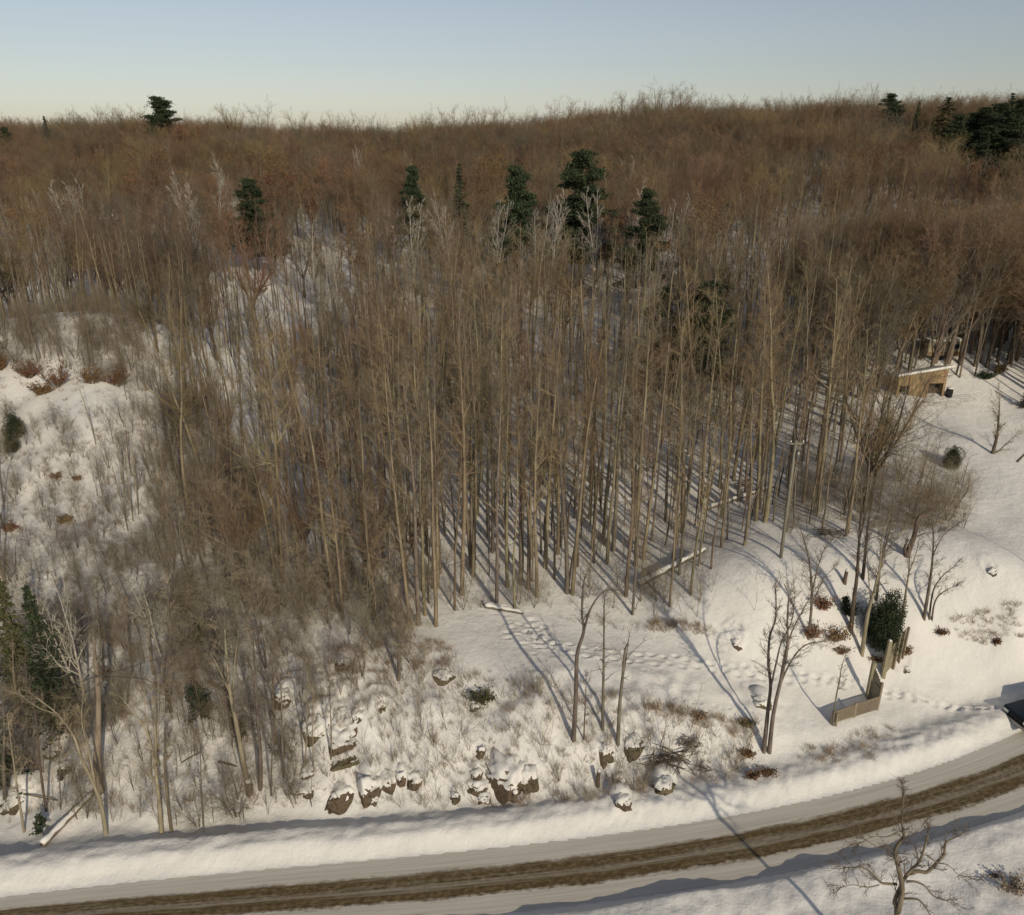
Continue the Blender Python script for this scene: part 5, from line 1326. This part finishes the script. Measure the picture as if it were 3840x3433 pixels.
for (P, Q, h0, h1) in ((A, B, .86, .95), (B, C, .95, 1.0)):
    a, b = rel(P, A), rel(Q, A); u = (b - a).normalized(); L = (b - a).length; nrm = Vector((u.y, -u.x, 0)) * .02
    a2, b2 = a + u * .08, b - u * .08
    for z0, z1, nm in ((h0, h1, 'rail'), (.08, .08, 'rail')):
        mb = MB(); mb.bar(a2 + Vector((0, 0, z0)), b2 + Vector((0, 0, z1)), .07, .06); mb.build(nm, M['wood_grey'], ft)
    mb = MB(); n = 24; hh = (h0 + h1) / 2 - .14
    for sgn in (1, -1):
        for i in range(-8, n):
            s0 = i / n; s1 = s0 + sgn * 0
            x0 = i * L / n; x1 = x0 + hh * .8
            lo, hi = (0, 1)
            def clip(xa_, xb_):
                t0, t1 = 0, 1
                if xa_ < 0: t0 = -xa_ / (xb_ - xa_)
                if xb_ > L: t1 = (L - xa_) / (xb_ - xa_)
                return t0, t1
            if x1 <= 0 or x0 >= L: continue
            t0, t1 = clip(x0, x1)
            zz0, zz1 = (.12 + t0 * hh, .12 + t1 * hh) if sgn > 0 else (.12 + (1 - t0) * hh, .12 + (1 - t1) * hh)
            p0 = a + u * (x0 + (x1 - x0) * t0) + nrm * sgn; p1 = a + u * (x0 + (x1 - x0) * t1) + nrm * sgn
            mb.bar(p0 + Vector((0, 0, zz0)), p1 + Vector((0, 0, zz1)), .034, .014, up=tuple(nrm))
    tag(mb.build('lattice', M['wood_grey'], ft), kind='stuff')
# curved solid end panel, board by board
c0, d0 = rel(C, A), rel(D, A); n = 8
for i in range(n):
    u = (i + .5) / n; q = c0.lerp(d0, u); h = 1.75 + .55 * math.sin(u * math.pi * .55)
    g = (d0 - c0); ang = math.atan2(g.y, g.x); wd = g.length / n * .92
    mb = MB(); mb.box((q.x, q.y, q.z + h / 2 + .03), (wd, .035, h), ang); mb.build('board', M['wood_grey'], ft)
for z in (.35, 1.5):
    mb = MB(); off = Vector((-(d0 - c0).y, (d0 - c0).x, 0)).normalized() * .05
    mb.bar(c0 + off + Vector((0, 0, z)), d0 + off + Vector((0, 0, z)), .05, .09); mb.build('rail', M['wood_grey'], ft)
# picket fence
E1, E2 = H3(3311, 2538), H3(3378, 2462)
pf = empty('picket_fence', E1, 0, 'weathered picket fence with a tall end post in front of the big cedar', 'fence')
a, b = Vector((0, 0, 0)), rel(E2, E1); g = b - a; ang = math.atan2(g.y, g.x)
hE = hp(3321, 2404, E1)
mb = MB(); mb.box((0, 0, hE / 2 - .15), (.22, .22, hE + .3)); mb.build('tall_post', M['wood_grey'], pf)
mb = MB(); mb.box((0, 0, hE + .05), (.19, .19, .08), 0, (.1, .1)); mb.build('snow_cap', M['snow_cap'], pf)
n = 14
for i in range(n):
    u = (i + 1.2) / (n + 1); q = a.lerp(b, u); h = 1.75 + .35 * u + R.uniform(-.04, .04)
    mb = MB(); wd = g.length / n * .74
    mb.box((q.x, q.y, q.z + h / 2 + .05), (wd, .03, h), ang); mb.box((q.x, q.y, q.z + h + .05 + .06), (wd, .03, .12), ang, (.02, .03)); mb.build('picket', M['wood_grey'], pf)
for u in (.5, .8, 1.02):
    q = a.lerp(b, u) + Vector((g.y, -g.x, 0)).normalized() * .10
    mb = MB(); mb.box((q.x, q.y, q.z + 1.05), (.14, .14, 2.4), ang); mb.build('post', M['wood_grey'], pf)
for z in (.45, 1.45):
    off = Vector((-g.y, g.x, 0)).normalized() * .05
    mb = MB(); mb.bar(a + off + Vector((0, 0, z)), b + off + Vector((0, 0, z)), .05, .09); mb.build('rail', M['wood_grey'], pf)

# ------------------------------------------------------------------ wooden shed
s0 = H3(3448, 1489)
sh = empty('wooden_shed', s0, math.radians(4), 'open tan plank shed with a snowy slanted roof beyond the snow field', 'shed')
Wd, Dp = 4.7, 2.3; zl, zr = 2.05, 2.75
xl, xr = -Wd / 2, Wd / 2
def roofz(x): return zl + (zr - zl) * (x - xl) / Wd
nb_ = 20
for i in range(nb_):
    x = xl + (i + .5) * Wd / nb_; top = roofz(x); bot = -.3
    if xl + .15 < x < xl + 1.25: bot = 1.1
    if xr - 1.65 < x < xr - .15: bot = 1.30
    mb = MB(); mb.box((x, 0 + R.uniform(-.008, .008), (top + bot) / 2), (Wd / nb_ * .95, .04, top - bot)); mb.build('plank', M['wood_tan'], sh)
for x in (xl + .02, xr - .02):
    for j in range(9):
        y = .2 + j * (Dp - .2) / 9; mb = MB(); hh_ = roofz(x) - .32 * y; mb.box((x, y, hh_ / 2 - .2), (.04, (Dp - .2) / 9 * .95, hh_ + .2)); mb.build('plank', M['wood_tan'], sh)
mb = MB(); mb.box((0, Dp, .55), (Wd, .05, 1.5)); mb.build('back_wall', M['wood_grey'], sh)
mb = MB(); mb.box((xr - .9, .9, .35), (1.2, .7, .75)); mb.box((xr - .7, 1.1, .9), (.7, .5, .35)); mb.build('firewood', M['bark_brown'], sh)
mb = MB(); mb.box((xl + .7, 1.0, .45), (.8, .8, .9)); mb.build('dark_box', M['dark'], sh)  # plain near-black box filling most of the left opening
mb = MB()
o_ = .3
v = [(xl - o_, -o_ - .1, zl - .05), (xr + o_, -o_ - .1, zr + .05), (xr + o_, Dp + o_, zr + .05), (xl - o_, Dp + o_, zl - .05)]
v = [(x, y, z + .06 - .32 * max(y, 0)) for x, y, z in v] + [(x, y, z + .14 - .32 * max(y, 0)) for x, y, z in v]
mb.add(v, [(0, 3, 2, 1), (4, 5, 6, 7), (0, 1, 5, 4), (1, 2, 6, 5), (2, 3, 7, 6), (3, 0, 4, 7)]); rf = mb.build('roof', M['wood_grey'], sh)
mb = MB(); v2 = [(x, y, z + .003) for x, y, z in v[4:]] + [(x * .985, .03 + y * .97, z + .2) for x, y, z in v[4:]]
mb.add(v2, [(0, 3, 2, 1), (4, 5, 6, 7), (0, 1, 5, 4), (1, 2, 6, 5), (2, 3, 7, 6), (3, 0, 4, 7)]); mb.build('snow_cover', M['snow_cap'], rf)

# barrel and pale wire panels beside the shed
p = H3(3557, 1486); t = empty('barrel', p, 0, 'dark barrel with snow on top standing right of the wooden shed', 'barrel')
mb = MB(); mb.tube([(0, 0, -.1), (0, 0, .1), (0, 0, .4), (0, 0, .75)], [.30, .32, .33, .30], 14); mb.build('body', M['black'], t, True)
mb = MB(); mb.tube([(0, 0, .753), (0, 0, .86), (0, 0, .9)], [.31, .27, .1], 14); mb.build('snow_cap', M['snow_cap'], t, True)
for i, (pa, pb2, hh) in enumerate((((3468, 1528), (3600, 1518), .55), ((3601, 1519), (3672, 1508), 1.05))):
    a, b = H3(*pa), H3(*pb2); t = empty('garden_fence', a, 0, ('low faint white wire panel in the snow below the shed', 'taller white framed wire panel right of the faint one')[i], 'fence')
    b = b - a; z_ = Vector((0, 0, 1)); mb = MB()
    for q in (Vector((0, 0, 0)), b * .5, b): mb.tube([q - z_ * .2, q + z_ * hh], .022, 5)
    mb.tube([z_ * hh, b + z_ * hh], .022, 5); mb.tube([z_ * .1, b + z_ * .1], .022, 5); mb.build('frame', M['white_paint'], t)
    mb = MB()
    for k in range(1, 12): mb.tube([b * (k / 12) + z_ * .05, b * (k / 12) + z_ * hh], .007, 3)
    for k in range(1, 5): mb.tube([z_ * hh * k / 5, b + z_ * hh * k / 5], .007, 3)
    mb.build('netting', M['white_paint'], t)
mb = None
# ------------------------------------------------------------------ camper trailer in the shade of the woods
p = H3(3540, 1352); t = empty('camper_trailer', p, math.radians(3), 'small cream and brown camper trailer parked among trunks behind the shed', 'trailer')
import bmesh
def rounded(name, dims, loc, mat, parent, bev=.15, seg=3, rz=0):
    bm = bmesh.new(); bmesh.ops.create_cube(bm, size=1)
    for v in bm.verts: v.co = Vector((v.co.x * dims[0], v.co.y * dims[1], v.co.z * dims[2]))
    bmesh.ops.bevel(bm, geom=list(bm.edges), offset=bev, segments=seg, affect='EDGES', profile=.6)
    me = bpy.data.meshes.new(name); bm.to_mesh(me); bm.free(); me.materials.append(mat)
    for q in me.polygons: q.use_smooth = True
    o = mobj(name, me, parent); o.location = loc; o.rotation_euler = (0, 0, rz); return o
rounded('body', (4.3, 2.0, 1.75), (0, 1.0, 1.35), M['cream'], t, .22)
mb = MB(); mb.box((0, -.012, .78), (4.0, .03, .45)); mb.build('brown_band', M['brown_panel'], t)
for x, w in ((-1.25, .95), (1.15, .7)):
    mb = MB(); mb.box((x, -.012, 1.62), (w + .08, .03, .58)); fr = mb.build('window', M['metal'], t)
    mb = MB(); mb.box((x, -.04, 1.62), (w, .02, .5)); mb.build('pane', M['glass'], fr)
mb = MB(); mb.box((0, -.012, 1.32), (.62, .03, 1.45)); dr = mb.build('door', M['cream'], t)
for x in (-.4, .4):
    mb = MB(); mb.tube([(x, .02, .3), (x, .22, .3)], .3, 14); mb.build('wheel', M['black'], t, True)
mb = MB(); mb.bar((-2.1, 1, .4), (-3.0, 1, .4), .08, .08); mb.build('hitch', M['metal'], t)
rounded('snow_cover', (4.1, 1.85, .22), (0, 1.0, 2.32), M['snow_cap'], t, .09, 3); t.scale = (.85, .85, .85)

# ------------------------------------------------------------------ parked vehicle at the right edge
vx, vy = 31.35, 39.0
t = empty('parked_pickup', (vx, vy, ground(vx + 1, vy + .5)), math.radians(16), 'dark blue pickup truck cut off by the right edge beside the road', 'pickup truck')
def profile(name, pts, y0, y1, mat, inset=0.0):
    n = len(pts); v = [(x, y0 + (inset if z > 1.15 else 0), z) for x, z in pts] + [(x, y1 - (inset if z > 1.15 else 0), z) for x, z in pts]
    f = [tuple(range(n))[::-1] if False else tuple(range(n)), tuple(range(2 * n - 1, n - 1, -1))] + [(i, i + n, (i + 1) % n + n, (i + 1) % n) for i in range(n)]
    me = bpy.data.meshes.new(name); me.from_pydata(v, [], f); me.materials.append(mat)
    bm = bmesh.new(); bm.from_mesh(me); bmesh.ops.recalc_face_normals(bm, faces=bm.faces)
    bmesh.ops.bevel(bm, geom=list(bm.edges), offset=.035, segments=2, affect='EDGES'); bm.to_mesh(me); bm.free()
    return mobj(name, me, t)
profile('body', [(0, .45), (0, .8), (.08, 1.08), (1.35, 1.18), (5.3, 1.2), (5.35, .5)], 0, 1.95, M['car_paint'])
profile('cab', [(1.3, 1.16), (2.0, 1.88), (3.5, 1.92), (3.75, 1.18)], .04, 1.91, M['car_paint'], .12)
mb = MB(); mb.bar((1.38, .975, 1.28), (1.97, .975, 1.85), 1.5, .03, up=(0, 0, 1)); mb.build('windscreen', M['glass'], t)
for y in (.145, 1.805):
    mb = MB(); mb.add([(1.75, y, 1.25), (2.15, y, 1.78), (3.4, y, 1.80), (3.5, y, 1.25), (1.75, y + .02, 1.25), (2.15, y + .02, 1.78), (3.4, y + .02, 1.80), (3.5, y + .02, 1.25)], [(0, 3, 2, 1), (4, 5, 6, 7), (0, 1, 5, 4), (1, 2, 6, 5), (2, 3, 7, 6), (3, 0, 4, 7)]); mb.build('side_window', M['glass'], t)
for x in (.95, 4.25):
    for y in (-.03, 1.73):
        mb = MB(); mb.tube([(x, y, .37), (x, y + .25, .37)], .38, 18); w = mb.build('wheel', M['black'], t, True)
        mb = MB(); mb.tube([(x, y - .012, .37), (x, y + .262, .37)], .21, 12); mb.build('rim', M['metal'], w, True)
for y in (.25, 1.7):
    mb = MB(); mb.box((-.01, y, .85), (.05, .35, .16)); mb.build('headlight', M['white_paint'], t)
mb = MB(); mb.box((-.06, .975, .55), (.12, 1.9, .2)); mb.build('bumper', M['metal'], t)
mb = MB(); mb.box((-.01, .975, .84), (.04, 1.0, .22)); mb.build('grille', M['black'], t)

# dead shrub and small tufts on the near snow at the lower right
leaf_bush(3790, 3330, 2.6, .7, 'grey-green ground shrub half under snow at the lower right corner', 77, 'brush', 420)
leaf_bush(3730, 3290, .5, .2, 'small curled twig on the near snow at the lower right', 78, 'bark_brown', 60)
print('DONE objects', len(bpy.data.objects))
